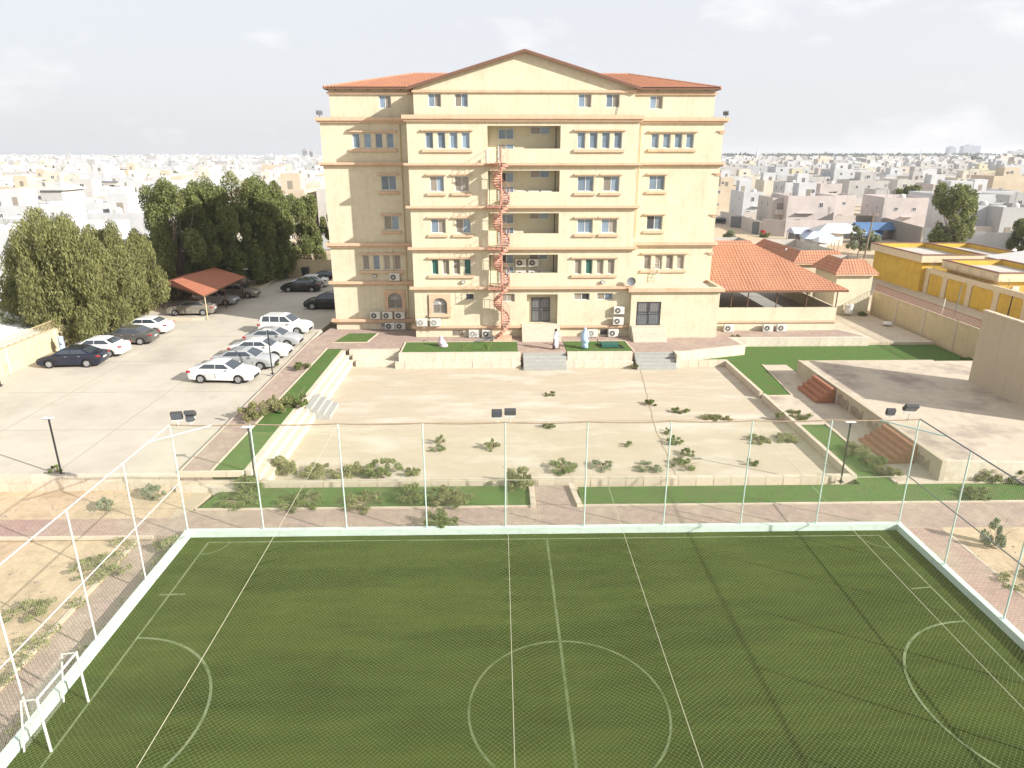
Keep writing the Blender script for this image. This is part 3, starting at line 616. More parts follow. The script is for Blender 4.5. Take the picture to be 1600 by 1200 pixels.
# windows
for y, a, b, c, e_, g in F4:
    for k, (p, q) in enumerate(four(a, b)): window(BL, p, q, c, e_, y + d - .03, [g[k]], 1)
    ledge(BL, a - .32, b + .3, e_ + .06, e_ + .2, y); ledge(BL, a - .3, b + .25, c - .3, c - .06, y, .16, 'sill')
for y, a, b, c, e_, g in F2:
    window(BL, a, b, c, e_, y + d - .03, g, 2)
    ledge(BL, a - .3, b + .22, e_ + .05, e_ + .19, y); ledge(BL, a - .28, b + .18, c - .32, c - .1, y, .16, 'sill')
for y, a, b, c, e_, g, n in GFW: window(BL, a, b, c, e_, y + d - .03, g, n, bars=n == 1)
for y, a, b, c, e_ in AR:
    s = MB(); s.box(a - .32, a, y - .1, y + .02, c - .02, e_ + .78).box(b, b + .32, y - .1, y + .02, c - .02, e_ + .78)
    cx, r = (a + b) / 2, (b - a) / 2; n = 12
    pts = [(cx - r * math.cos(math.pi * k / n), e_ + r * .85 * math.sin(math.pi * k / n)) for k in range(n + 1)]
    for k in range(n):
        (xa, za), (xb, zb) = pts[k], pts[k + 1]; zt = e_ + .78
        s.add([(xa, y - .1, za), (xb, y - .1, zb), (xb, y - .1, zt), (xa, y - .1, zt), (xa, y + .2, za), (xb, y + .2, zb)], [(0, 1, 2, 3), (1, 0, 4, 5)])
    s.box(a - .32, b + .32, y - .1, y + .02, e_ + .78, e_ + .84); s.build('arch_surround', 'trim', BL)
    window(BL, a, b, c, e_ - .02, y + d - .03, [C, C], 2, bars=True)
    fan = MB(); fan.add([(cx, y + .17, e_)] + [(px_, y + .17, pz_) for px_, pz_ in pts], [(0, k + 2, k + 1) for k in range(n)]); fo = fan.build('fanlight', 'acgrey', BL)
    fb = MB()
    for k in range(1, 8): t = math.pi * k / 8; fb.tube([(cx, y + .12, e_), (cx - r * math.cos(t), y + .12, e_ + r * .85 * math.sin(t))], .012, 4)
    fb.build('fanlight_bars', 'frame', fo)
    ledge(BL, a - .35, b + .35, c - .3, c - .02, y, .2, 'sill')
MB().box(-6.05, -5.95, YM - .06, YM, 2.5, 4.4).build('shutter_strip', 'brown', BL)
# cornices
for z0, z1 in ((18.42, 18.9), (15.0, 15.28), (11.65, 11.93), (8.28, 8.57), (4.92, 5.25), (1.55, 1.84)):
    if z0 < 2:
        cornice(BL, MBX0, 1.7, z0, z1, YM, .3); cornice(BL, 5.5, MBX1 - .3, z0, z1, YM, .3)
        MB().box(MBX0 - .3, MBX0 - .004, YM - .0, YW, z0, z1).build('cornice', 'trim', BL)
    else: cornice(BL, MBX0, MBX1, z0, z1, YM, .34, sy=YW - .36)
for z0, z1 in ((18.42, 18.85), (15.0, 15.3), (8.2, 8.6), (4.87, 5.23), (1.42, 1.8)):
    m = MB(); zm = z0 + (z1 - z0) * .38
    for (a, b, s_) in ((WX0, MBX0, -1), (MBX1, WX1, 1)):
        if s_ > 0 and z0 < 8: continue
        m = MB(); p = .34
        xa, xb = (a - p, b - .003) if s_ < 0 else (a + .003, b + p)
        m.box(xa, xb, YW - p, YW - .004, zm, z1); xa, xb = (a - p * .6, b - .003) if s_ < 0 else (a + .003, b + p * .6); m.box(xa, xb, YW - p * .6, YW - .004, z0, zm)
        if s_ < 0: m.box(a - p, a - .004, YW - .004, YB, zm, z1)
        else: m.box(b + .004, b + p, YW - .004, YB, zm, z1)
        m.build('cornice', 'trim', BL)
# small end brackets on the right wing
for z0 in (17.75, 14.35, 7.6, 10.9):
    MB().box(WX1 - .5, WX1 + .12, YW - .12, YW, z0, z0 + .1).box(WX1 - .3, WX1 + .1, YW - .08, YW, z0 - .14, z0 - .02).build('bracket', 'trim', BL)
# set-back top floor
TX0, TX1, VX0, VX1 = -6.6, 10.9, -13.85, 18.15
top = MB()
tw = [(-5.44, -4.43, 19.5, 20.5, [G, C]), (-3.34, -2.31, 19.5, 20.5, [C, G]), (6.42, 7.46, 19.48, 20.48, [G, C]), (8.63, 9.69, 19.48, 20.48, [G, C])]
vw = [(-9.77, -8.78, 19.56, 20.59, [G, C]), (12.72, 13.8, 19.54, 20.57, [G, C])]
YT_, YV = YM + .25, YW + .2
holewall(top, TX0, TX1, 18.3, 20.95, YT_, [t[:4] for t in tw], d)
top.add([(TX0, YT_, 20.95), (TX1, YT_, 20.95), (2.15, YT_, 23.42)], [(0, 1, 2)])
top.quad((TX0, YV, 18.3), (TX0, YT_, 18.3), (TX0, YT_, 20.95), (TX0, YV, 20.95)); top.quad((TX1, YT_, 18.3), (TX1, YV, 18.3), (TX1, YV, 20.95), (TX1, YT_, 20.95))
top.build('gable_wall', 'wall', BL)
for (a, b, c, e_, g) in tw: window(BL, a, b, c, e_, YT_ + d - .03, g, 2)
for (x0, x1, k, s_) in ((VX0, TX0, 0, -1), (TX1, VX1, 1, 1)):
    m = MB(); holewall(m, x0, x1, 18.3, 21.05, YV, [vw[k][:4]], d); xx = x0 if s_ < 0 else x1
    if s_ < 0: m.quad((xx, YB, 18.3), (xx, YV, 18.3), (xx, YV, 21.05), (xx, YB, 21.05))
    else: m.quad((xx, YV, 18.3), (xx, YB, 18.3), (xx, YB, 21.05), (xx, YV, 21.05))
    m.build('attic_wall', 'wall', BL); a, b, c, e_, g = vw[k]; window(BL, a, b, c, e_, YV + d - .03, g, 2)
    ca, cb = (x0 - .15, x1 - .003) if s_ < 0 else (x0 + .003, x1 + .15)
    MB().box(ca, cb, YV - .16, YV - .003, 20.62, 20.8).build('cornice', 'trim', BL)
MB().box(TX0 - .1, TX1 + .1, YT_ - .16, YT_ - .003, 20.55, 20.74).build('cornice', 'trim', BL)
m = MB().box(WX0 - .0, WX1, YW + .0, YB - .0, 18.5, 18.6).box(MBX0, MBX1, YM + .0, YW - .0, 18.46, 18.56); m.build('roof_slab', 'kerb', BL)
# tiled roofs: barrel tiles as real corrugation
def tiled(name, parent, quad_fn, rows, tw_=.26, m='tile', kind='stuff'):
    """quad_fn(t) -> (left, right) points of the slope at height fraction t (0 eave .. 1 ridge)"""
    V = []; F = []; up = None
    for r in range(rows):
        for half in (0, 1):
            t = (r + half) / rows; lft, rgt = [Vector(p) for p in quad_fn(min(t, 1))]
            l0, r0 = [Vector(p) for p in quad_fn(0)]; l1, r1 = [Vector(p) for p in quad_fn(1)]
            ax = (r0 - l0).normalized(); upv = ((l1 + r1) - (l0 + r0)); upv -= ax * upv.dot(ax); upv.normalize(); nrm = ax.cross(upv).normalized()
            if nrm.z < 0: nrm = -nrm
            W0 = (r0 - l0).length; n = int(W0 / tw_) * 4
            s0, s1 = (lft - l0).dot(ax), (rgt - l0).dot(ax)
            base = l0 + upv * (lft - l0).dot(upv)
            row = []
            for i in range(n + 1):
                s = min(max(W0 * i / n, s0), s1); ph = (s / tw_) % 1
                hgt = .055 * abs(math.sin(math.pi * ph)) ** .8 + (.05 if half == 0 else .012)
                row.append(base + ax * s + nrm * hgt)
            V.append(row)
    n = len(V[0]); verts = [tuple(p) for row in V for p in row]; fs = []
    for j in range(len(V) - 1):
        for i in range(n - 1):
            a = j * n + i
            if (V[j][i] - V[j][i + 1]).length < 1e-5 and (V[j + 1][i] - V[j + 1][i + 1]).length < 1e-5: continue
            fs.append((a, a + 1, a + 1 + n, a + n))
    mb = MB(); mb.add(verts, fs); o = mb.build(name, m, parent); tag(o, kind=kind); return o
ZE, ZR = 21.08, 22.75; EX0, EX1, EY0, EY1 = VX0 - .3, VX1 + .3, YV - .45, YB + .4
RY = (EY0 + EY1) / 2; run = RY - EY0
rf = MB().add([(EX0, EY0, ZE), (EX1, EY0, ZE), (EX1, EY1, ZE), (EX0, EY1, ZE), (EX0 + run, RY, ZR), (EX1 - run, RY, ZR)], [(0, 1, 5, 4), (1, 2, 5), (2, 3, 4, 5), (3, 0, 4), (0, 3, 2, 1)])
roof = rf.build('roof', 'tile', BL)
tiled('tile_courses', roof, lambda t: ((EX0 + run * t, EY0 + run * t, ZE + (ZR - ZE) * t + .01), (EX1 - run * t, EY0 + run * t, ZE + (ZR - ZE) * t + .01)), 16)
def ridge(parent, a, b, n, r=.11, m='tile'):
    a, b = Vector(a), Vector(b); mb = MB()
    for i in range(n):
        p, q = a + (b - a) * i / n, a + (b - a) * (i + 1.08) / n; mb.tube([p, q], r, 7, True, r * .8)
    o = mb.build('ridge_tiles', m, parent); tag(o, kind='stuff')
ridge(roof, (EX0, EY0, ZE + .06), (EX0 + run, RY, ZR + .05), 26); ridge(roof, (EX1, EY0, ZE + .06), (EX1 - run, RY, ZR + .05), 26); ridge(roof, (EX0 + run, RY, ZR + .05), (EX1 - run, RY, ZR + .05), 60)
MB().box(EX0, EX1, EY0 - .02, EY0, ZE - .1, ZE + .04).box(EX0 - .02, EX0, EY0, EY1, ZE - .1, ZE + .04).box(EX1, EX1 + .02, EY0, EY1, ZE - .1, ZE + .04).build('eave_board', 'brown', BL)
for x in [VX0 + .5 + k * 1.35 for k in range(5)] + [TX1 + 1.0 + k * 1.35 for k in range(5)]:
    MB().box(x, x + .09, EY0 + .02, YV, ZE - .12, ZE - .02).build('rafter_end', 'brown', BL)
# gable roof over the centre
gx0, gx1, gz0, gz1, gy0 = TX0 - .45, TX1 + .45, 20.86, 23.55, YT_ - .42
g = MB()
for s_, xa in ((-1, gx0), (1, gx1)):
    g.add([(xa, gy0, gz0), (2.15, gy0, gz1), (2.15, RY + 1, gz1), (xa, RY + 1, gz0), (xa, gy0, gz0 - .12), (2.15, gy0, gz1 - .12), (2.15, RY + 1, gz1 - .12), (xa, RY + 1, gz0 - .12)], [(0, 1, 2, 3) if s_ > 0 else (3, 2, 1, 0), (4, 5, 6, 7), (0, 4, 5, 1), (0, 3, 7, 4)])
g.build('gable_roof', 'brownred', BL)
for s_, xa in ((-1, gx0), (1, gx1)):
    MB().add([(xa, gy0 - .03, gz0 + .02), (2.15, gy0 - .03, gz1 + .02), (2.15, gy0 - .03, gz1 - .16), (xa, gy0 - .03, gz0 - .16), (xa, gy0 - .002, gz0 + .02), (2.15, gy0 - .002, gz1 + .02), (2.15, gy0 - .002, gz1 - .16), (xa, gy0 - .002, gz0 - .16)], [(0, 1, 2, 3), (0, 4, 5, 1), (3, 2, 6, 7)]).build('bargeboard', 'brown', BL)
    MB().tube([(xa, gy0 + .1, gz0 + .04), (2.15, gy0 + .1, gz1 + .04)], .06, 6).build('verge_tiles', 'brownred', BL)
# pipes
for x, y, z0, z1 in ((-8.15, YW - .08, .9, 18.3), (11.75, YW - .1, 5.3, 18.3), (12.05, YW - .1, 9, 18.2)):
    MB().tube([(x, y, z0), (x, y, z1)], .05, 8).build('drain_pipe', 'pipe', BL)
MB().tube([(-9.3, YW - .06, 5.2), (-9.28, YW - .06, 8.0)], .015, 5).build('cable', 'iron', BL)
MB().tube([(9.5, YT_ - .05, 18.95), (9.62, YT_ - .07, 19.9), (9.66, YT_ - .05, 20.0)], .02, 5).build('cable', 'iron', BL)
MB().box(WX0 - .05, WX0 + .02, YW + .0, YW + .6, .76, 1.5).build('meter_box', 'iron', BL)
MB().box(-10.7, -9.7, YW - .02, YW, 1.0, 1.4).build('vent_grille', 'acgrey', BL); MB().box(-4.0, -3.1, YM - .02, YM, .95, 1.42).build('vent_grille', 'curtain', BL); MB().box(8.9, 9.5, YM - .02, YM, .95, 1.42).build('vent_grille', 'iron', BL)
for i in range(3):
    MB().box(.15 + i * .0, 1.2, YM - .015, YM - .005, 3.1 + i * .02, 3.12 + i * .02)
# main entrance door
dr = MB(); x0, x1, z0, z1, y = 2.85, 4.5, 2.0, 4.12, YM + .7
MB().quad((2.45, YM + .75, 1.95), (5.1, YM + .75, 1.95), (5.1, YM + .75, 4.54), (2.45, YM + .75, 4.54)).build('entrance_back_wall', 'wall', BL)
def irondoor(x0, x1, z0, z1, y, solid_low=True):
    b = MB().box(x0, x1, y, y + .04, z0, z1).build('door', 'acgrey', BL)
    for s_ in (0, 1):
        a, c = x0 + (x1 - x0) * s_ / 2 + .02, x0 + (x1 - x0) * (s_ + 1) / 2 - .02
        f = MB().box(a, a + .06, y - .05, y - .001, z0, z1).box(c - .06, c, y - .05, y - .001, z0, z1)
        for zz in (z0, z0 + (z1 - z0) * .45, z0 + (z1 - z0) * .55, z1 - .07): f.box(a + .06, c - .06, y - .05, y - .001, zz, zz + .06)
        lf = f.build('door_leaf', 'iron', b); br = MB()
        nb = 6
        for k in range(1, nb): xx = a + (c - a) * k / nb; br.box(xx - .012, xx + .012, y - .04, y - .02, z0 + .06, z1 - .06)
        br.build('door_bars', 'iron', lf)
        if solid_low: MB().box(a + .06, c - .06, y - .03, y - .003, z0 + .06, z0 + (z1 - z0) * .45).build('kick_plate', 'irongrey', lf)
    MB().box((x0 + x1) / 2 + .03, (x0 + x1) / 2 + .06, y - .1, y - .05, z0 + 1.0, z0 + 1.15).build('door_handle', 'alloy', b)
irondoor(x0, x1, z0, z1, y, False)
# annex on the right front
AX0, AX1, AY, AZ = 11.35, 18.95, 57.4, 4.87
an = MB(); holewall(an, AX0, AX1, .5, AZ, AY, [(11.85, 13.95, 1.92, 3.98, .12)], .12)
an.quad((AX0, YM + .0, .5), (AX0, AY, .5), (AX0, AY, AZ), (AX0, YM, AZ)); an.quad((AX1, AY, .5), (AX1, YW, .5), (AX1, YW, AZ), (AX1, AY, AZ)); an.build('annex_wall', 'wall', BL)
a_ = MB(); p = .3
a_.box(AX0 - p, AX1 + p, AY - p, AY, AZ, AZ + .28).box(AX0 - p, AX0, AY, YM - .01, AZ, AZ + .28).box(AX1, AX1 + p, AY, YW, AZ, AZ + .28); a_.build('cornice', 'trim', BL)
MB().box(AX0, AX1, AY, YW, AZ + .0, AZ + .12).build('annex_roof', 'lightstone', BL)
MB().box(AX0, AX1, AY + .002, AY + .15, AZ + .12, AZ + .34).box(AX1 - .15, AX1 + .002, AY + .15, YW, AZ + .12, AZ + .34).build('parapet', 'wall', BL)
irondoor(11.9, 13.9, 1.94, 3.95, AY + .07, True)
stairs('pale stone entrance stairs below the barred main door', 2.0, 5.3, YM - .02, 1.93, PZ + .06, 7, .26, 'lightstone')
stairs('pale stone stairs below the dark annex double door', 11.45, 14.3, AY - .02, 1.9, PZ + .06, 7, .22, 'lightstone')
# small wall lamp, dish, roof lamps
def walllamp(label, x, y, z):
    e = empty('wall_lamp', (x, y, z), label, 'lamp'); h = MB().box(-.16, .16, -.14, 0, -.1, .1).build('housing', 'floodbody', e, False); MB().box(-.12, .12, -.15, -.141, -.07, .07).build('lens', 'headl', h, False)
walllamp('small flood lamp under the lowest four-pane window of the left wing', -11.0, YW - .05, 5.7)
walllamp('small flood lamp above the two narrow ground floor windows', 8.9, YM - .05, 5.6)
walllamp('small flood lamp below the green curtained windows', -3.0, YM - .05, 5.65)
for lbl, x, rz in (('flood lamp on the left end of the roof cornice', -14.7, .6), ('flood lamp on the right end of the roof cornice', 19.1, -.5)):
    e = empty('roof_lamp', (x, YW - .1, 18.86), lbl, 'lamp', rz=rz)
    MB().tube([(0, 0, 0), (0, 0, .2)], .03, 6).build('stem', 'iron', e, False); h = MB().add([(-.22, -.1, .15), (.22, -.1, .15), (.22, .12, .25), (-.22, .12, .25), (-.22, -.25, .42), (.22, -.25, .42), (.22, 0, .52), (-.22, 0, .52)], [(0, 3, 2, 1), (4, 5, 6, 7), (0, 1, 5, 4), (1, 2, 6, 5), (2, 3, 7, 6), (3, 0, 4, 7)]).build('housing', 'irongrey', e, False)
e = empty('satellite_dish', (11.3, YM - .35, 5.3), 'grey satellite dish on the corner between central block and annex', 'dish')
MB().tube([(0, 0, 0), (0, 0, .35)], .03, 6).build('mast', 'iron', e, False); dd = MB().lathe([(.0, 0), (.2, .03), (.36, .1), (.38, .12), (.2, .05), (0.01, .02)], n=14); dd.v = [(x, -z_ + .0, y_ + .4) for x, y_, z_ in dd.v]; dd.build('dish_bowl', 'irongrey', e, False)
e = empty('ladder', (14.0, AY + 3.4, AZ + .12), 'white metal ladder leaning under the wing windows on the annex roof', 'ladder')
MB().tube([(-.35, 0, 0), (-.35, .1, 2.2)], .025, 5).build('rail', 'whitemetal', e, False); MB().tube([(.35, -.3, 0), (.35, .05, 2.0)], .025, 5).build('rail', 'whitemetal', e, False)
for k in range(6): MB().tube([(-.35, .05 * k / 6, .3 + .3 * k), (.35, .05 * k / 6, .28 + .28 * k)], .018, 5).build('rung', 'whitemetal', e, False)

# ---- air conditioners
def ac(label, x, y, z, m='acwhite', fan='acfan'):
    e = empty('air_conditioner', (x, y, z), label, 'air conditioner', 'outdoor air conditioning units on the building')
    c = MB().box(-.45, .45, -.17, .17, 0, .64).build('casing', m, e, False); bevel(c, .025, 2)
    g = MB(); n = 20; cx = -.12
    g.add([(cx, -.178, .32)] + [(cx + .24 * math.cos(2 * math.pi * k / n), -.178, .32 + .24 * math.sin(2 * math.pi * k / n)) for k in range(n)], [(0, k + 1, (k + 1) % n + 1) for k in range(n)]); gg = g.build('fan_opening', fan, c, False)
    r = MB()
    for rr in (.08, .16, .25):
        r.tube([(cx + rr * math.cos(2 * math.pi * k / 14), -.19, .32 + rr * math.sin(2 * math.pi * k / 14)) for k in range(15)], .007, 4, False)
    r.build('fan_grille', 'acwhite', gg, False)
    MB().add([(cx, -.183, .32)] + [(cx + .07 * math.cos(2 * math.pi * k / 8), -.183, .32 + .07 * math.sin(2 * math.pi * k / 8)) for k in range(8)], [(0, k + 1, (k + 1) % 8 + 1) for k in range(8)]).build('fan_hub', 'acwhite', gg, False)
    for dx in (-.3, .3): MB().box(dx - .02, dx + .02, -.2, .2, -.05, -.002).build('bracket', 'iron', e, False)
for l, x, y, z in [
    ('left of three air conditioners in a row under the arched window of the left wing', -11.1, YW - .42, 1.87), ('middle air conditioner of the row under the left wing arched window', -10.0, YW - .42, 1.87),
    ('right air conditioner of the row under the left wing arched window, beside the drain pipe', -8.9, YW - .42, 1.87), ('lower left wing air conditioner next to the vent grille', -9.85, YW - .3, .86), ('lower left wing air conditioner nearest the drain pipe', -8.9, YW - .3, .86),
    ('single air conditioner high on the left wing under the curtained windows', -9.2, YW - .22, 5.3), ('air conditioner on the cornice at the left corner of the central block', -6.6, YM - .4, 1.9), ('air conditioner on the cornice just under the central arched window', -5.45, YM - .4, 1.9),
    ('white faced air conditioner on the ground right of the basement vent', -2.15, YM - .3, .86), ('air conditioner on the ground next to the spiral stair foot', -1.0, YM - .3, .86), ('upper of two stacked air conditioners left of the annex', 10.4, YM - .22, 2.85),
    ('lower of two stacked air conditioners left of the annex', 10.35, YM - .38, 1.95), ('air conditioner on the ground behind the woman in pale blue', 8.15, YM - .3, .86), ('air conditioner on the ground at the foot of the annex corner', 10.0, YM - .3, .86),
    ('air conditioner left alone at the annex end of the pavilion wall', 20.75, 59.6, PZ + .02), ('left one of the air conditioner pair below the pavilion', 24.3, 59.6, PZ + .02),
    ('upper left air conditioner on the lowest balcony', 1.95, YM + 1.25, 6.75), ('upper right air conditioner on the lowest balcony', 3.05, YM + 1.25, 6.75),
    ('lower left air conditioner behind the lowest balcony parapet', 1.95, YM + 1.2, 5.75), ('lower middle air conditioner behind the lowest balcony parapet', 3.05, YM + 1.2, 5.75), ('lower right air conditioner behind the lowest balcony parapet', 4.1, YM + 1.2, 5.7),
    ('leftmost air conditioner peeping over the second highest balcony', 1.9, YM + .5, 12.45), ('middle air conditioner peeping over the second highest balcony', 2.95, YM + .5, 12.45), ('rightmost air conditioner peeping over the second highest balcony', 4.0, YM + .5, 12.45)]:
    ac(l, x, y, z, fan='acgrey' if ('cornice' in l or 'ground behind' in l or 'white faced' in l) else 'acfan')
ac('right one of the air conditioner pair below the pavilion with a black fan', 25.55, 59.6, PZ + .02)

# ---- spiral stair
sx, sy, sz0, sz1 = .28, 57.05, PZ + .2, 15.35
sp = empty('spiral_staircase', (sx, sy, PZ + .05), 'salmon red steel spiral fire escape climbing the front to every balcony', 'spiral staircase')
MB().box(sx - .75, sx + .85, sy - .75, YM - .02, PZ + .06, PZ + .24).build('base_slab', 'trim', sp)
MB().tube([(sx, sy, sz0), (sx, sy, sz1 + 1.1)], .07, 8).build('centre_column', 'stairred', sp)
RS = .70; nst = 78; tre = MB().add([(.05, -.04, 0), (RS, -.19, 0), (RS, .19, 0), (.05, .04, 0), (.05, -.04, -.1), (RS, -.19, -.1), (RS, .19, -.1), (.05, .04, -.1)], [(0, 1, 2, 3), (7, 6, 5, 4), (0, 4, 5, 1), (1, 5, 6, 2), (2, 6, 7, 3)]).mesh('stair_tread', 'stairred')
bal = MB().tube([(RS - .02, 0, 0), (RS - .02, 0, .95)], .011, 4).mesh('baluster', 'stairred')
hp = []
rz_ = lambda k: R(200) + k * R(360 * 4.35 / nst)
LF = [15.3, 11.95, 8.6, 5.3]
for k in range(nst + 1):
    zk = sz0 + (sz1 - .05 - sz0) * k / nst; o = link('stair_tread', tre, sp); o.location = (0, 0, zk - PZ - .05); o.rotation_euler.z = rz_(k)
    b_ = link('baluster', bal, sp); b_.location = o.location; b_.rotation_euler.z = rz_(k)
    hp.append((sx + (RS - .02) * math.cos(rz_(k)), sy + (RS - .02) * math.sin(rz_(k)), zk + .95))
MB().tube(hp, .02, 5).build('handrail', 'stairred', sp)
hs = [(x, y, z - .98) for x, y, z in hp]; st_ = MB()
for i in range(len(hs) - 1):
    a, b = hs[i], hs[i + 1]; st_.quad(a, b, (b[0], b[1], b[2] + .22), (a[0], a[1], a[2] + .22))
st_.build('stringer', 'stairred', sp)
for zf in LF:
    MB().box(sx - 1.15, sx - .02, sy - .6, YM - .02, zf - .06, zf).build('landing', 'stairred', sp)
    r_ = MB(); 
    for a, b in [((sx - 1.13, sy - .58), (sx - 1.13, YM - .05)), ((sx - 1.13, sy - .58), (sx - .1, sy - .58))]:
        for zz in (.5, 1.0): r_.tube([(a[0], a[1], zf + zz), (b[0], b[1], zf + zz)], .018, 4)
        for t in (0, .5, 1): r_.tube([(a[0] + (b[0] - a[0]) * t, a[1] + (b[1] - a[1]) * t, zf), (a[0] + (b[0] - a[0]) * t, a[1] + (b[1] - a[1]) * t, zf + 1.0)], .016, 4)
    r_.build('landing_rail', 'whitemetal' if zf > 15 else 'trim', sp)
# ================================================================== PAVILION
PX0, PX1, PY = 19.4, 30.55, 60.0
pv = empty('pavilion', (25, 66, PZ), 'low open pavilion with a broad orange tile roof right of the main building', 'pavilion')
MB().box(PX0, PX1, PY, PY + .2, .3, 2.85).build('parapet', 'wall', pv); MB().box(PX0, PX1 + .2, PY - .15, PY - .003, 1.5, 1.68).build('cornice', 'trim', pv)
MB().box(PX1 - .2, PX1, PY + .2, 74, .3, 2.85).build('parapet', 'wall', pv); MB().box(PX0, PX1 - .2, PY + .2, 75.5, .3, 1.62).build('pavilion_floor', 'greystone', pv)
MB().box(PX0, 27.0, 74.5, 74.7, 1.62, 4.4).build('rear_wall', 'wallback', pv); MB().box(22.8, 25.6, 74.44, 74.49, 2.5, 4.1).build('dark_opening', 'acfan', pv)
MB().box(PX0 - .2, PX0, PY + .2, 75, 1.62, 4.4).build('side_wall', 'wallback', pv)
for x in (PX0 + 1.5, 22.4, 25.0, 27.7, PX1 - .1): MB().tube([(x, PY + .1, 2.85), (x, PY + .1, 4.45)], .05, 6).build('column', 'brown', pv)
for y in (64.5, 69.3, 74): MB().tube([(PX1 - .1, y, 2.85), (PX1 - .1, y, 4.45)], .05, 6).build('column', 'brown', pv)
E0x, E1x, E0y, E1y, EZ, RZ = 18.6, 31.15, 59.55, 72.85, 4.42, 7.7
hx, hy = 24.55, 66.2
rmb = MB().add([(E0x, E0y, EZ), (E1x, E0y, EZ), (E1x, E1y, EZ), (E0x, E1y, EZ), (E0x, hy, RZ), (hx, hy, RZ)], [(0, 1, 5, 4), (1, 2, 5), (2, 3, 4, 5), (3, 0, 4)])
pr_ = rmb.build('roof', 'tile', pv)
def lerp(a, b, t): return tuple(a[i] + (b[i] - a[i]) * t for i in range(3))
A, B, Cc, D_, Rr, Rl = (E0x, E0y, EZ + .01), (E1x, E0y, EZ + .01), (E1x, E1y, EZ + .01), (E0x, E1y, EZ + .01), (hx, hy, RZ + .01), (E0x, hy, RZ + .01)
tiled('tile_courses', pr_, lambda t: (lerp(A, Rl, t), lerp(B, Rr, t)), 26, .3)
tiled('tile_courses', pr_, lambda t: (lerp(B, Rr, t), lerp(Cc, Rr, t)), 22, .3)
ridge(pr_, B, Rr, 30); ridge(pr_, Rl, Rr, 18)
MB().box(E0x, E1x, E0y - .02, E0y + .02, EZ - .1, EZ).box(E1x - .02, E1x + .02, E0y + .02, E1y, EZ - .1, EZ).build('eave_board', 'brown', pv)

# ================================================================== MANSARD BUILDINGS BEHIND THE PAVILION
def mansard(label, x0, x1, y0, y1, ze, zt, zg, ov=.35, inset=1.2, extra=None):
    e = empty('annex_building', ((x0 + x1) / 2, (y0 + y1) / 2, zg), label, 'building')
    MB().box(x0, x1, y0, y1, zg - .4, ze).build('wall', 'wall', e)
    o = [(x0 - ov, y0 - ov), (x1 + ov, y0 - ov), (x1 + ov, y1 + ov), (x0 - ov, y1 + ov)]; i_ = [(x0 - ov + inset, y0 - ov + inset), (x1 + ov - inset, y0 - ov + inset), (x1 + ov - inset, y1 + ov - inset), (x0 - ov + inset, y1 + ov - inset)]
    m = MB()
    for k in range(4): a, b = k, (k + 1) % 4; m.quad((*o[a], ze), (*o[b], ze), (*i_[b], zt), (*i_[a], zt))
    m.quad(*[(*p, ze) for p in o[::-1]]); r = m.build('roof', 'tile', e)
    for k in range(4):
        a, b = k, (k + 1) % 4; P0, P1, Q0, Q1 = (*o[a], ze + .01), (*o[b], ze + .01), (*i_[a], zt + .01), (*i_[b], zt + .01)
        if k in (0, 3): tiled('tile_courses', r, lambda t, P0=P0, P1=P1, Q0=Q0, Q1=Q1: (lerp(P0, Q0, t), lerp(P1, Q1, t)), 5, .3)
        ridge(r, P0, Q0, 5, .1)
    q = MB(); t = .12
    for k in range(4): a, b = k, (k + 1) % 4; q.quad((*i_[b], zt), (*i_[a], zt), (*i_[a], ze + .3), (*i_[b], ze + .3))
    q.quad(*[(*p, ze + .3) for p in i_]); q.build('flat_roof', 'hroof', r)
    MB().box(x0 - ov, x1 + ov, y0 - ov - .03, y0 - ov - .001, ze - .12, ze + .02).build('eave_board', 'trim', e)
    if extra: extra(e)
    return e
mansard('small square annex with a tile skirt roof at the corner of the sandy yard', 34.5, 38.2, 68.7, 73.6, 4.4, 5.75, .3)
mansard('long annex with tile skirt and sunken flat roof behind the small square annex', 32.9, 38.6, 75.3, 88, 4.5, 5.75, .3, extra=lambda e: MB().box(32.6, 33.6, 75.24, 75.29, 3.0, 3.9).build('dark_window', 'acfan', e))
mansard('farthest annex with tile skirt, left of the long one', 24.5, 32.0, 84.5, 90, 4.5, 5.75, .3)
e = empty('satellite_dish', (33.4, 79, 5.2), 'small white satellite dish on the long annex roof', 'dish')
MB().tube([(0, 0, -.4), (0, 0, .4)], .03, 5).build('mast', 'iron', e, False); MB().lathe([(.02, 0), (.25, .04), (.45, .15), (.3, .08)], n=12).build('dish_bowl', 'tentwhite', e, False).rotation_euler = (R(60), 0, R(30))
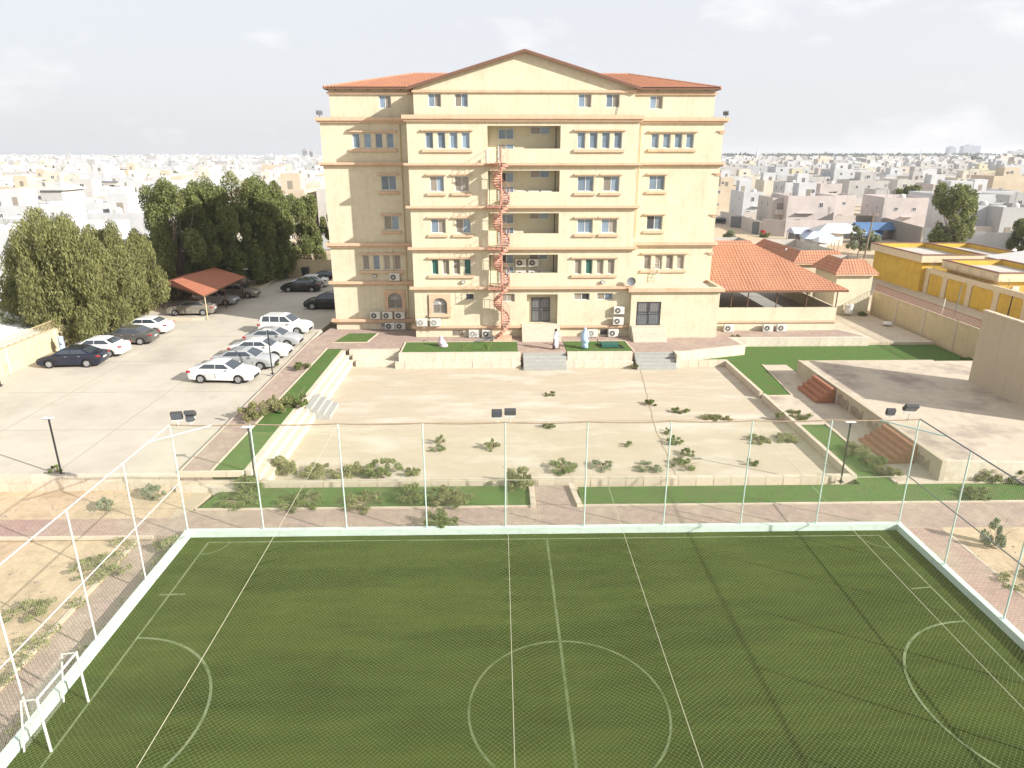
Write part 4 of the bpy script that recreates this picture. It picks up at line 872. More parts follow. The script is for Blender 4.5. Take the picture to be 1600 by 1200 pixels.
# boundary wall on the right with rusty railing
def bwall(name, label, p0, p1, zg, zt, npan, m='compound', cap='kerb', rail_=None, pier=True):
    e = empty(name, ((p0[0] + p1[0]) / 2, (p0[1] + p1[1]) / 2, zg), label, 'wall'); a = Vector((*p0, 0)); b = Vector((*p1, 0)); dr_ = (b - a); ang = math.atan2(dr_.y, dr_.x); Lp = dr_.length / npan; base = wloc(e)
    pm_ = MB().box(-Lp / 2 + .12, Lp / 2 - .12, -.08, .08, -.3, zt - zg).mesh('wall_panel', m); qm = MB().box(-.13, .13, -.13, .13, -.3, zt - zg + .08).mesh('pier', cap if pier else m); cm = MB().box(-Lp / 2 + .13, Lp / 2 - .13, -.11, .11, zt - zg, zt - zg + .06).mesh('coping', cap)
    for i in range(npan):
        c = a + dr_ * ((i + .5) / npan)
        for me, nm in ((pm_, 'wall_panel'), (cm, 'coping')):
            o = link(nm, me, e); o.location = Vector((c.x, c.y, zg)) - base; o.rotation_euler.z = ang
    for i in range(npan + 1):
        c = a + dr_ * (i / npan); o = link('pier', qm, e); o.location = Vector((c.x, c.y, zg)) - base; o.rotation_euler.z = ang
    if rail_:
        nb = int(dr_.length / .16); bars = MB(); h = .75
        for i in range(nb + 1): c = a + dr_ * (i / nb); bars.box(c.x - .012, c.x + .012, c.y - .012, c.y + .012, zt + .06, zt + h + .06)
        o = bars.build('railing_bars', rail_, e); tag(o, kind='stuff')
        for zz in (.12, h): MB().tube([(a.x, a.y, zt + zz), (b.x, b.y, zt + zz)], .022, 5).build('railing_rail', rail_, e)
    return e
bwall('boundary_wall', 'cream yard wall with a rusty railing on top, beside the alley', (39.1, 47), (39.1, 69.5), .1, 2.45, 5, rail_='rust')
struct('alley', MB().box(39.3, 51, 31, 130, -.9, .2), 'sand'); struct('yard_back', MB().prism([(19, 90), (39.3, 90), (39.3, 130), (10, 130), (10, 90)], -.9, .05), 'sand')
for o in bpy.data.objects:
    if o.name == 'yard_sand': o.location.z = .15
# yellow compound
def yellowb(label, x0, x1, y0, y1, zt, ov=.45):
    e = empty('yellow_building', ((x0 + x1) / 2, (y0 + y1) / 2, .2), label, 'building')
    MB().box(x0, x1, y0, y1, -.2, zt - .85).build('wall', 'yellow', e)
    b = MB(); X0, X1, Y0, Y1 = x0 - ov, x1 + ov, y0 - ov, y1 + ov; t = .22
    for (a, bb, c, d_) in ((X0, X1, Y0, Y0 + t), (X0, X1, Y1 - t, Y1), (X0, X0 + t, Y0 + t, Y1 - t), (X1 - t, X1, Y0 + t, Y1 - t)): b.box(a, bb, c, d_, zt - .85, zt)
    b.build('roof_band', 'creamband', e); i_ = MB(); i_.box(X0 + t + .003, X1 - t - .003, Y0 + t + .003, Y1 - t - .003, zt - .85, zt - .55); i_.build('flat_roof', 'hroof', e)
    q = MB(); s_ = .03
    for (a, bb, c, d_) in ((X0 + t + s_ * 0, X1 - t, Y1 - t - .02, Y1 - t - .003), (X1 - t - .02, X1 - t - .003, Y0 + t, Y1 - t - .021)): q.box(a, bb, c, d_, zt - .55, zt - .02)
    q.build('parapet_inner', 'yellow', e)
    c = MB()
    for (a, bb, cc, d_) in ((X0 - .06, X1 + .06, Y0 - .06, Y0 + t + .04), (X0 - .06, X1 + .06, Y1 - t - .04, Y1 + .06), (X0 - .06, X0 + t + .04, Y0 + t + .045, Y1 - t - .045), (X1 - t - .04, X1 + .06, Y0 + t + .045, Y1 - t - .045)): c.box(a, bb, cc, d_, zt, zt + .1)
    c.build('coping', 'brownred', e); return e
y1_ = yellowb('larger yellow building with cream roof band and red brown coping', 50.6, 57.2, 80.8, 91.6, 4.6)
y2_ = yellowb('smaller yellow building with cream roof band behind the yellow pillared wall', 52.0, 58.2, 69.6, 78.2, 4.3)
window(y2_, 56.2, 57.0, 1.9, 2.8, 69.58, 'cwin', 2)
MB().box(53.5, 54.2, 69.45, 69.59, 2.4, 2.9).build('white_box', 'tentwhite', y2_)
y3_ = yellowb('third yellow building far back behind the compound, with small openings', 61, 66, 84, 96, 4.0)
for k in range(3): MB().box(60.9, 60.99, 86 + k * 2.2, 86.9 + k * 2.2, 2.4, 3.0).build('opening', 'curtain', y3_)
e = empty('yellow_wall', (51.3, 70, .2), 'yellow compound wall with cream pillars and cream top band', 'wall')
py_ = [80.3, 76.9, 72.6, 68.4, 64.2, 60, 55.8]
for i in range(len(py_) - 1):
    MB().box(51.2, 51.4, py_[i + 1] + .45, py_[i] - .45, -.3, 2.55).build('wall_panel', 'yellow', e)
for y in py_[:-1]:
    MB().add([(51.12, y - .38, -.3), (51.12, y + .38, -.3), (51.12, y + .38, 2.3), (51.12, y + .62, 2.55), (51.12, y - .62, 2.55), (51.12, y - .38, 2.3), (51.48, y - .38, -.3), (51.48, y + .38, -.3), (51.48, y + .38, 2.3), (51.48, y + .62, 2.55), (51.48, y - .62, 2.55), (51.48, y - .38, 2.3)],
             [(5, 4, 3, 2, 1, 0), (6, 7, 8, 9, 10, 11), (0, 1, 7, 6), (1, 2, 8, 7), (2, 3, 9, 8), (4, 5, 11, 10), (5, 0, 6, 11)]).build('pillar', 'creamband', e)
    MB().box(51.2, 51.4, y - .45, y + .45, -.3, 2.5)
MB().box(51.1, 51.5, 55.8, 80.7, 2.56, 3.1).build('top_band', 'creamband', e)
fb = MB()
for k in range(150): y = 56 + k * .164; fb.box(51.29, 51.31, y - .01, y + .01, 3.1, 3.75)
o = fb.build('railing_bars', 'twig', e); tag(o, kind='stuff')
for k in range(12):
    y = 57 + 2.05 * k; fk = MB().tube([(51.3, y, 3.1), (51.3, y, 3.9)], .02, 4); fk.tube([(51.3, y, 3.85), (51.0, y - .1, 4.2)], .018, 4).tube([(51.3, y, 3.85), (51.6, y + .1, 4.2)], .018, 4); fk.build('spike_bracket', 'irongrey', e)
struct('yellow_compound_ground', MB().box(51.5, 100, 55, 100, -.9, .1), 'sand')
e = empty('canvas_roof', (64, 78, 3), 'large pale tent roof behind the yellow buildings', 'tent')
MB().add([(60, 74, 4.0), (78, 70, 4.4), (80, 90, 4.4), (60, 84, 4.0), (70, 79, 6.4)], [(0, 1, 4), (1, 2, 4), (2, 3, 4), (3, 0, 4)]).build('canvas', 'tentwhite', e)
for x, y in ((60.2, 74.2), (77.5, 70.6), (79, 89), (60.3, 83.6)): MB().tube([(x, y, 0), (x, y, 4.0)], .08, 6).build('pole', 'whitemetal', e)

def pole(name, label, x, y, z0, z1, r, m, lean=0, arms=False, cat='pole'):
    e = empty(name, (x, y, z0), label, cat); MB().tube([(0, 0, -.3), (lean, 0, z1 - z0)], r, 8, True, r * .7).build('shaft', m, e, False)
    MB().box(-r * 1.6, r * 1.6, -r * 1.6, r * 1.6, 0, .08).build('foot', m, e, False)
    if arms:
        MB().box(lean - .7, lean + .7, -.05, .05, z1 - z0 - .5, z1 - z0 - .4).build('cross_arm', m, e, False)
        for k in (-.6, 0, .6): MB().tube([(lean + k, 0, z1 - z0 - .4), (lean + k, 0, z1 - z0 - .25)], .04, 6).build('insulator', 'frame', e, False)
    return e
pole('utility_pole', 'brown wooden utility pole between the annex roof and the blue tarps', 52.6, 98, .2, 8.2, .14, 'bark', .5, True)
pole('metal_pole', 'thin grey metal pole in the alley behind the rusty railing', 43.2, 62.6, .2, 4.4, .06, 'irongrey', .15)
pole('white_post', 'short white post leaning behind the rusty railing', 42.6, 63.6, .2, 2.9, .055, 'whitemetal', .12)
pole('black_pole', 'black pole in front of the yellow pillared wall', 49.8, 64.5, .2, 2.9, .07, 'black', .08)

# ================================================================== LEFT SIDE
bwall('boundary_wall', 'cream car park wall with pale railing along its left side', (-36.1, 31.3), (-36.1, 89.4), PZ, 2.45, 10, rail_='pipe')
bwall('boundary_wall', 'cream wall closing the far end of the car park', (-36.1, 89.5), (-13, 89.5), PZ, 2.85, 6, m='compound', rail_='pipe')
struct('shaded_bed', MB().box(-35.9, -28.6, 76.0, 88.5, PZ, PZ + .06), 'dirt')
kerb('kerb of the sandy bed beyond the carport', (-28.5, 76), (-28.5, 88.5), 10, .15, PZ - .1, .22); kerb('kerb stub beside the near carport post', (-35.8, 65.4), (-28.6, 65.4), 6, .18, PZ - .1, .3)
cp = empty('carport', (-31.8, 70.5, PZ), 'carport with a rust red sheet roof on thin posts', 'carport')
ce = 3.15
FR, BR, BLc, FL, FV, LB, LF_ = (-28.1, 64.9, 3.15), (-27.8, 75.6, 3.15), (-31.8, 77.4, 3.9), (-32.6, 68.8, 3.95), (-33.4, 69.4, 3.4), (-35.4, 78.2, 3.1), (-35.5, 71.2, 3.1)
MB().add([FR, BR, BLc, FL, FV, LB, LF_], [(0, 1, 2, 3), (3, 2, 5, 6), (0, 3, 4), (4, 3, 6), (1, 5, 2)]).build('roof_sheet', 'canopyred', cp)
fl = MB()
for a, b in ((FR, BR), (FR, FV), (BR, LB), (LB, LF_), (LF_, FV), (FL, BLc)): fl.tube([(a[0], a[1], a[2] - .09), (b[0], b[1], b[2] - .09)], .05, 5)
fl.build('roof_frame', 'brown', cp)
for y in (65.7, 70.6, 75.6):
    for x in (-28.35, -34.9): MB().tube([(x, y + (4 if x < -30 and y < 70 else 0), PZ - .2), (x, y + (4 if x < -30 and y < 70 else 0), ce - .02)], .055, 6).build('post', 'brown' if y > 66 else 'pipe', cp)
    MB().tube([(-28.5, y, ce - .8), (-29.5, y, ce - .05)], .03, 5).build('post_brace', 'brown', cp)
# low sheds left of the car park wall
sh = empty('sheet_roof_shed', (-41, 52, .2), 'low shed with a pale corrugated roof beyond the car park wall', 'shed')
tm = MB(); n = 40
for i in range(n):
    ya, yb = 44 + 15 * i / n, 44 + 15 * (i + 1) / n; za, zb = (.06 if i % 2 else 0), (0 if i % 2 else .06)
    tm.quad((-47, ya, 3.6 + za), (-36.9, ya, 2.3 + za), (-36.9, yb, 2.3 + zb), (-47, yb, 3.6 + zb))
tm.build('roof_sheet', 'tentwhite', sh); MB().box(-46.6, -37.2, 44.5, 58.5, -.3, 2.2).build('wall', 'compound', sh)

# ---- lamp posts
def lamp(label, x, y, z, h=2.95, lean=0):
    e = empty('lamp_post', (x, y, z), label, 'lamp post', 'black solar lamp posts')
    MB().tube([(0, 0, -.1), (lean, 0, h)], .045, 8).build('pole', 'black', e, False); MB().box(-.12, .12, -.12, .12, 0, .03).build('base_plate', 'black', e, False)
    hd = MB().box(lean - .3, lean + .24, -.13, .13, h, h + .04).build('lamp_head', 'solar', e, False); bevel(hd, .02, 1)
    MB().box(lean - .25, lean + .2, -.1, .1, h - .02, h - .002).build('lamp_panel', 'floodgl', hd, False)
lamp('black lamp post standing alone at the near edge of the car park', -22.0, 31.5, PZ, 3.0); lamp('black lamp post at the near end of the long grass strip, left of the courtyard', -12.3, 31.25, .1, 3.2)
lamp('black lamp post at the near right corner of the courtyard', 17.55, 31.35, 0, 3.3); lamp('black lamp post beside the front row of silver and white cars', -16.45, 47.6, PZ + .1, 3.3)
lamp('black lamp post at the bed beyond the carport', -28.2, 77, PZ, 3.0); lamp('black lamp post at the left wall of the car park', -34.6, 45.6, PZ, 2.9)

# ---- bins
for l, x, y, m in (('green wheeled bin at the far wall of the car park', -27.6, 88.6, 'binc'), ('black wheeled bin under the far trees', -24.9, 88.7, 'binb')):
    e = empty('wheeled_bin', (x, y, PZ), l, 'bin'); MB().add([(-.3, -.35, .12), (.3, -.35, .12), (.3, .35, .12), (-.3, .35, .12), (-.4, -.45, 1.25), (.4, -.45, 1.25), (.4, .45, 1.25), (-.4, .45, 1.25)], [(0, 3, 2, 1), (4, 5, 6, 7), (0, 1, 5, 4), (1, 2, 6, 5), (2, 3, 7, 6), (3, 0, 4, 7)]).build('bin_body', m, e, False)
    bevel(MB().box(-.44, .44, -.5, .48, 1.26, 1.36).build('lid', m, e, False), .03, 2)
    for s_ in (-.33, .33): MB().tube([(s_ - .04, .38, .13), (s_ + .04, .38, .13)], .13, 10).build('wheel', 'rubber', e, False)

# ---- cars
def car_meshes(kind):
    D = {}
    if kind == 'suv': Lh, W0, prof_top, roof, wr, wb = 2.28, .92, [(-2.25, .95), (-1.9, 1.05), (.85, 1.08), (1.6, 1.02), (2.1, .88), (2.28, .68)], [(-2.1, 1.05), (-1.95, 1.55), (-1.6, 1.68), (-.2, 1.70), (.25, 1.64), (1.05, 1.08)], .36, 1.34
    else: Lh, W0, prof_top, roof, wr, wb = 2.32, .89, [(-2.3, .82), (-2.2, 1.0), (-1.55, 1.04), (.95, .98), (1.7, .88), (2.15, .74), (2.32, .58)], [(-1.75, 1.03), (-1.1, 1.38), (-.75, 1.44), (-.05, 1.46), (.35, 1.41), (1.15, .97)], .325, 1.35
    # profile with wheel arches
    P = [(-Lh, .45), (-Lh + .05, .24)]
    for cx in (-wb, wb):
        ra = wr + .06; P += [(cx - ra, .22)] + [(cx - ra * math.cos(math.pi * k / 8), .30 + ra * math.sin(math.pi * k / 8)) for k in range(0, 9)] + [(cx + ra, .22)]
    P += [(Lh - .08, .24), (Lh, .45)]; P += prof_top[::-1]
    n = len(P); rows = []
    def hw(x, z): w = W0 * (1 - .13 * (abs(x) / Lh) ** 5); w *= (1 - .05 * max(0, (z - .75) / .3)) if z > .75 else (1 - .04 * max(0, (.4 - z) / .2)); return w
    V = []; 
    for k in (-1, -.93, .93, 1):
        for x, z in P:
            if abs(k) == 1: V.append((x * .995, k * hw(x, z), z - (.02 if z > .55 else -.01)))
            else: V.append((x, k * hw(x, z), z))
    F = [tuple(range(n))[::1], tuple(range(3 * n, 4 * n))[::-1]]
    for j in range(3):
        for i in range(n): a, b = j * n + i, j * n + (i + 1) % n; F.append((a, a + n, b + n, b))
    D['body'] = MB().add(V, F).mesh('car_body', 'carwhite', True)
    # greenhouse
    g = MB(); rows = []
    def rw(z): zb = 1.02; zt = roof[2][1]; return W0 * (.93 - .2 * max(0, (z - zb) / (zt - zb)))
    rp = roof; m_ = len(rp)
    V = [(x, s * rw(z), z) for s in (-1, 1) for x, z in rp]; F = [tuple(range(m_)), tuple(range(m_, 2 * m_))[::-1]] + [(i, i + m_, i + 1 + m_, i + 1) for i in range(m_ - 1)] + [(m_ - 1, 2 * m_ - 1, m_, 0)]
    D['cabin'] = MB().add(V, F).mesh('car_cabin', 'carwhite')
    def on_side(x, z, s, e_=.012): return (x, s * (rw(z) + e_), z)
    zt = roof[3][1] - .1; zb = 1.07 if kind != 'suv' else 1.14
    def xat(z, front):
        seg = rp[-2:] if front else rp[:2]; (xa, za), (xb, zb_) = seg; return xa + (xb - xa) * (z - za) / (zb_ - za)
    if kind == 'suv': sg = [[(-1.85, zb), (-1.72, zt), (-1.15, zt), (-1.15, zb)], [(-1.07, zb), (-1.07, zt), (-.27, zt), (-.27, zb)], [(-.19, zb), (-.19, zt), (.28, zt), (xat(zb, 1) - .16, zb)]]
    else: sg = [[(xat(zb, 0) + .22, zb), (xat(zt, 0) + .12, zt), (-.28, zt), (-.28, zb)], [(-.23, zb), (-.23, zt), (xat(zt, 1) - .12, zt), (xat(zb, 1) - .2, zb)]]
    D['side'] = []
    for s in (-1, 1):
        for q in sg:
            pts = [on_side(x, z, s) for x, z in q]; D['side'].append(MB().add(pts, [(0, 1, 2, 3) if s < 0 else (3, 2, 1, 0)]).mesh('side_window', 'carglass'))
    def panel(seg, a, b, e_=.012):
        (xa, za), (xb, zb_) = seg; nx, nz_ = -(zb_ - za), (xb - xa); l = math.hypot(nx, nz_); nx, nz_ = nx / l * e_, nz_ / l * e_
        if nz_ < 0: nx, nz_ = -nx, -nz_
        pts = []
        for t in (a, b):
            x, z = xa + (xb - xa) * t, za + (zb_ - za) * t; w = rw(z) - .07; pts.append([(x + nx, -w, z + nz_), (x + nx, w, z + nz_)])
        return MB().quad(pts[0][0], pts[0][1], pts[1][1], pts[1][0])
    D['windscreen'] = panel(rp[-2:], .04, .9).mesh('windscreen', 'carglass'); D['rear_window'] = panel(rp[:2], .14, .95).mesh('rear_window', 'carglass')
    D['tyre'] = MB().lathe([(wr * .62, -.1), (wr * .95, -.1), (wr, -.07), (wr, .07), (wr * .95, .1), (wr * .70, .1), (wr * .68, .02)], n=20).mesh('tyre', 'rubber')
    rm = MB().lathe([(.02, .09), (wr * .18, .1), (wr * .2, .07), (wr * .6, .06), (wr * .66, .1), (wr * .66, .02)], n=20); sp_ = MB()
    D['rim'] = rm.mesh('rim', 'acgrey')
    for k in range(5):
        a = 2 * math.pi * k / 5; c, s = math.cos(a), math.sin(a); w = .04
        sp_.add([(c * .03 - s * w, s * .03 + c * w, .095), (c * .03 + s * w, s * .03 - c * w, .095), (c * wr * .6 + s * w * .7, s * wr * .6 - c * w * .7, .09), (c * wr * .6 - s * w * .7, s * wr * .6 + c * w * .7, .09)], [(0, 1, 2, 3)])
    D['spokes'] = sp_.mesh('spokes', 'alloy')
    hx_ = Lh - .1; zt_ = .72
    D['headlight'] = [MB().add([(hx_ + .05, s * (W0 * .80), .56), (hx_ + .1, s * W0 * .45, .56), (hx_ + .02, s * W0 * .48, .68), (hx_ - .22, s * W0 * .88, .74), (hx_ - .16, s * W0 * .915, .60), (hx_ - .3, s * W0 * .6, .6)], [(0, 1, 2, 3), (0, 3, 4), (1, 5, 2), (2, 5, 3), (0, 4, 5, 1)]).mesh('headlight', 'headl') for s in (-1, 1)]
    D['tail'] = [MB().box(-Lh - .01, -Lh + .28, s * W0 * .86 - .13, s * W0 * .86 + .045, .77, .91).mesh('tail_light', 'tail') for s in (-1, 1)]
    D['grille'] = MB().box(Lh - .06, Lh + .02, -.45, .45, .32, .52).mesh('grille', 'black'); D['plate'] = MB().box(-Lh - .03, -Lh, -.24, .24, .60, .72).mesh('number_plate', 'plate')
    D['mirror'] = [MB().box(.62, .78, s * (W0 + .03) - .07, s * (W0 + .03) + .09, .98, 1.1).mesh('wing_mirror', 'carwhite') for s in (-1, 1)]
    D['sill'] = MB().box(-Lh + .3, Lh - .3, -W0 * .9, W0 * .9, .2, .3).mesh('underbody', 'rubber')
    D['arch'] = MB().box(-wb - wr, -wb + wr, -W0 * .8, W0 * .8, .25, .68).box(wb - wr, wb + wr, -W0 * .8, W0 * .8, .25, .68).mesh('wheel_well', 'rubber')
    D['handle'] = [MB().box(x, x + .16, s * W0 * .955 - .02, s * W0 * .955 + .02, .86, .89).mesh('door_handle', 'alloy') for s in (-1, 1) for x in (-.95, .0)]
    D['seam'] = []
    for s in (-1, 1):
        sm = MB()
        for x in (-1.0, -.26, .82): sm.box(x - .004, x + .004, s * W0 - .012, s * W0 + .002, .36, .74)
        D['seam'].append(sm.mesh('door_seam', 'black'))
    D['wb'], D['wr'], D['W0'] = wb, wr, W0; return D
CARM = {k: car_meshes(k) for k in ('sedan', 'suv')}
def car(label, x, y, rz, col, kind='sedan', s=1.0, lenx=1.0):
    D = CARM[kind]; e = empty('parked_car', (x, y, PC + (.005)), label, 'car', 'cars parked on the concrete', rz); e.scale = (s * lenx, s, s); cm = M[col]
    def part(nm, me, par=None, mt=None, b=0):
        o = link(nm, me, par or e)
        if mt is not None: o.material_slots[0].link = 'OBJECT'; o.material_slots[0].material = mt
        if b: bevel(o, b, 2)
        return o
    body = part('body', D['body'], mt=cm, b=.03); cab = part('cabin', D['cabin'], mt=cm, b=.035)
    for m in D['side']: part('side_window', m, cab)
    part('windscreen', D['windscreen'], cab); part('rear_window', D['rear_window'], cab)
    for m in D['headlight']: part('headlight', m, body)
    for m in D['tail']: part('tail_light', m, body, b=.03)
    part('grille', D['grille'], body); part('number_plate', D['plate'], body)
    for m in D['mirror']: part('wing_mirror', m, mt=cm, b=.02)
    part('underbody', D['sill']); part('wheel_well', D['arch'])
    for m in D['handle']: part('door_handle', m, body)
    for m in D['seam']: part('door_seam', m, body)
    for sx_ in (-1, 1):
        for sy_ in (-1, 1):
            w = part('wheel', D['tyre']); w.location = (sx_ * D['wb'], sy_ * (D['W0'] - .115), D['wr']); w.rotation_euler = (R(90 * (-sy_)), 0, 0)
            r_ = part('rim', D['rim'], w); part('spokes', D['spokes'], w)
CARS = [('nearest white sedan in the row facing the brick walk', -19.55, 46.75, R(-4), 'carwhite', 'sedan'), ('silver sedan parked right behind the nearest white one', -19.1, 49.9, R(-2), 'carsilver', 'sedan'),
 ('white sedan between two silver sedans in the walk-side row', -18.9, 52.75, R(-2), 'carwhite', 'sedan'), ('silver sedan parked next to the white suv', -18.95, 56.2, R(-2), 'carsilver', 'sedan'), ('white suv ending the row beside the brick walk', -19.2, 60.5, R(-6), 'carwhite', 'suv'),
 ('black suv half hidden behind the left edge of the school building', -17.9, 70.7, R(178), 'carblack', 'suv'), ('dark sedan behind the black suv at the building corner', -17.4, 73.6, R(178), 'carblack', 'sedan'),
 ('black sedan in front of the far group of three cars', -23.1, 80.2, R(180), 'carblack', 'sedan'), ('white sedan in the middle of the far group', -23.0, 83.0, R(180), 'carwhite', 'sedan'), ('dark blue sedan farthest back at the end wall', -22.0, 86.0, R(180), 'carnavy', 'sedan'),
 ('grey brown coupe at the near end of the carport', -30.8, 68.1, R(182), 'cartan', 'sedan'), ('silver sedan under the middle of the carport', -30.3, 72.9, R(-2), 'carsilver', 'sedan'), ('olive beige sedan at the far end of the carport', -29.3, 76.8, R(-3), 'carbeige', 'sedan'),
 ('dark navy sedan nearest on the left side of the car park', -32.5, 50.7, R(184), 'carnavy', 'sedan'), ('white sedan between the navy and the dark grey one', -32.2, 53.5, R(180), 'carwhite', 'sedan'), ('dark grey sedan with red tail lights on the left side', -31.6, 57.1, R(182), 'cargrey', 'sedan'), ('white sedan under the drooping tree branches', -31.9, 60.6, R(180), 'carwhite', 'sedan')]
for c in CARS: car(*c)

# ---- people
def skin_body(verts, edges, radii, m, name, parent, root=0, sub=1):
    me = bpy.data.meshes.new(name); me.from_pydata(verts, edges, []); me.materials.append(M[m]); o = link(name, me, parent)
    sk = o.modifiers.new('skin', 'SKIN'); sk.use_smooth_shade = True
    for i, r_ in enumerate(radii):
        v = me.skin_vertices[0].data[i]; v.radius = (r_, r_); v.use_root = (i == root)
    sb = o.modifiers.new('sub', 'SUBSURF'); sb.levels = sub; sb.render_levels = sub
    return o
def person(label, x, y, z, rz, robe, veil=None, stride=.12, arm=(.15, .1), sit=False):
    e = empty('person', (x, y, z), label, 'person', rz=rz)
    if not sit:
        V = [(0, 0, .92), (0, 0, 1.15), (0, 0, 1.38), (0, .02, 1.5), (0, .03, 1.6), (0, .03, 1.70), (-.2, 0, 1.38), (-.26, .03, 1.12), (-.24, .16, .9), (-.23, .2, .82), (.2, 0, 1.38), (.27, -.05, 1.12), (.26, .02, .88), (.26, .04, .8),
             (-.1, stride * .3, .88), (-.1, stride, .5), (-.1, stride * 1.1, .08), (-.1, stride * 1.1 + .16, .04), (.1, -stride * .3, .88), (.1, -stride * .7, .5), (.1, -stride * 1.6, .09), (.1, -stride * 1.6 + .16, .04)]
        E_ = [(0, 1), (1, 2), (2, 3), (3, 4), (4, 5), (2, 6), (6, 7), (7, 8), (8, 9), (2, 10), (10, 11), (11, 12), (12, 13), (0, 14), (14, 15), (15, 16), (16, 17), (0, 18), (18, 19), (19, 20), (20, 21)]
        Rr_ = [.13, .12, .13, .055, .085, .08, .06, .045, .035, .03, .06, .045, .035, .03, .085, .06, .04, .035, .085, .06, .04, .035]
        skin_body(V, E_, Rr_, 'skin', 'body', e)
        MB().lathe([(.30 if veil else .2, .08 if veil else .2), (.25 if veil else .2, .5), (.2, .95), (.17, 1.15), (.21, 1.38), (.14, 1.47), (.06, 1.5)], n=14).build('robe', robe, e, False, smooth=True)
        for s_ in (-1, 1):
            p = [V[6], V[7], V[8]] if s_ < 0 else [V[10], V[11], V[12]]; MB().tube(p, .075, 8, True, .07).build('sleeve', robe, e, False, smooth=True)
        hz, hy_ = 1.62, .03
    else:
        V = [(0, 0, .15), (0, .02, .35), (0, .08, .55), (0, .16, .66), (0, .2, .74), (0, .22, .82), (-.18, .08, .53), (-.2, .24, .35), (-.1, .35, .22), (.18, .08, .53), (.2, .24, .35), (.1, .35, .22), (-.14, .25, .14), (-.16, -.15, .08), (.14, .25, .14), (.16, -.15, .08)]
        E_ = [(0, 1), (1, 2), (2, 3), (3, 4), (4, 5), (2, 6), (6, 7), (7, 8), (2, 9), (9, 10), (10, 11), (0, 12), (12, 13), (0, 14), (14, 15)]
        skin_body(V, E_, [.16, .14, .13, .055, .085, .08, .06, .045, .035, .06, .045, .035, .09, .06, .09, .06], 'skin', 'body', e)
        m = MB().lathe([(.4, 0), (.38, .12), (.28, .35), (.23, .52), (.14, .62), (.1, .64)], n=14); m.v = [(a, b + c * .2, c) for a, b, c in m.v]; m.build('robe', robe, e, False, smooth=True); hz, hy_ = .77, .2
    f = MB()
    for s_ in (-1, 1): f.box(s_ * .035 - .012, s_ * .035 + .012, hy_ + .085, hy_ + .1, hz + .0, hz + .018)
    f.box(-.012, .012, hy_ + .085, hy_ + .115, hz - .045, hz - .005); f.box(-.025, .025, hy_ + .08, hy_ + .095, hz - .075, hz - .065); f.build('face_features', 'black', e, False)
    if veil:
        zt_ = hz + .14; m = MB().lathe([(.36, hz - 1.1 if not sit else .2), (.3, hz - .7 if not sit else .38), (.25, hz - .3), (.13, hz - .12), (.125, hz), (.11, hz + .08), (.04, zt_)], n=14)
        m.v = [(a, b * (1.0) + hy_ - .035 + (0 if c > hz - .2 else -.05), c) for a, b, c in m.v]; m.build('veil', veil, e, False, smooth=True)
    else:
        m = MB().lathe([(.09, hz), (.1, hz + .05), (.08, hz + .12), (.02, hz + .15)], n=12); m.v = [(a, b + hy_ - .02, c) for a, b, c in m.v]; m.build('hair', 'hair', e, False, smooth=True)
        for s_ in (-1, 1): MB().box(s_ * .092 - .01, s_ * .092 + .01, hy_ - .01, hy_ + .02, hz - .03, hz + .02).build('ear', 'skin', e, False)
    return e
p1 = person('person in a loose white robe over dark trousers walking past the stairs', 4.65, 53.7, PZ + .06, R(75), 'robewhite', None, .2)
MB().tube([(.05, .05, 1.45), (.22, -.12, 1.1), (.2, -.16, .6), (.15, -.1, .3)], .07, 8).build('scarf', 'robeblack', p1, False, smooth=True)
for s_ in (-1, 1): MB().tube([(s_ * .1, .03 * s_, .85), (s_ * .1, -.1 * s_, .12)], .09, 8).build('trouser_leg', 'robeblack', p1, False)
person('person wrapped in a pale blue veil standing on the smaller terrace lawn', 7.05, 53.95, PZ + .09, R(185), 'veilblue', 'veilblue', .04)
person('person in a pale pink veil sitting on the wide terrace lawn', -4.6, 54.9, PZ + .09, R(100), 'veilpink', 'veilpink', sit=True)
person('person in light blue clothes behind the navy sedan at the car park wall', -34.9, 53.4, PZ, R(-60), 'bluecotton', None, .1)

# ---- things on the lawns
def bars(name, label, cat, segs, r, m, loc=(0, 0, 0)):
    e = empty(name, segs[0][0], label, cat)
    for i, (a, b) in enumerate(segs): MB().tube([a, b], r, 6).build('bar', m, e)
    return e
z_ = PZ + .12
bars('collapsed_goal', 'low dark frame lying on the wide terrace lawn', 'goal frame', [((-3.0, 53.6, z_), (-2.5, 55.6, z_)), ((-3.0, 53.6, z_), (-2.9, 53.4, z_ + .5)), ((-.9, 53.6, z_), (-.5, 55.0, z_ + .35)), ((-2.5, 54.0, z_), (-.9, 53.6, z_))], .03, 'leafdark')
bars('collapsed_goal', 'u shaped dark frame lying on the corner lawn by the left wing', 'frame', [((-12.7, 57.0, z_), (-11.6, 57.1, z_)), ((-12.7, 57.0, z_), (-12.6, 57.9, z_)), ((-12.6, 57.9, z_), (-11.5, 58.0, z_))], .03, 'leafdark')
b = bars('folded_frame', 'dark folded goal frame on the lawn behind the woman in pale blue', 'frame', [((8.4, 54.0, z_), (10.3, 53.9, z_ + .05)), ((8.4, 54.0, z_), (8.3, 55.4, z_)), ((10.3, 53.9, z_), (10.0, 55.2, z_)), ((8.3, 55.4, z_ + .1), (10.0, 55.2, z_ + .1)), ((8.3, 54.8, z_), (8.2, 54.9, z_ + .5))], .04, 'binb')
bx_ = MB().box(8.5, 9.9, 54.2, 55.1, z_ - .02, z_ + .22).build('green_mat', 'binc', b)
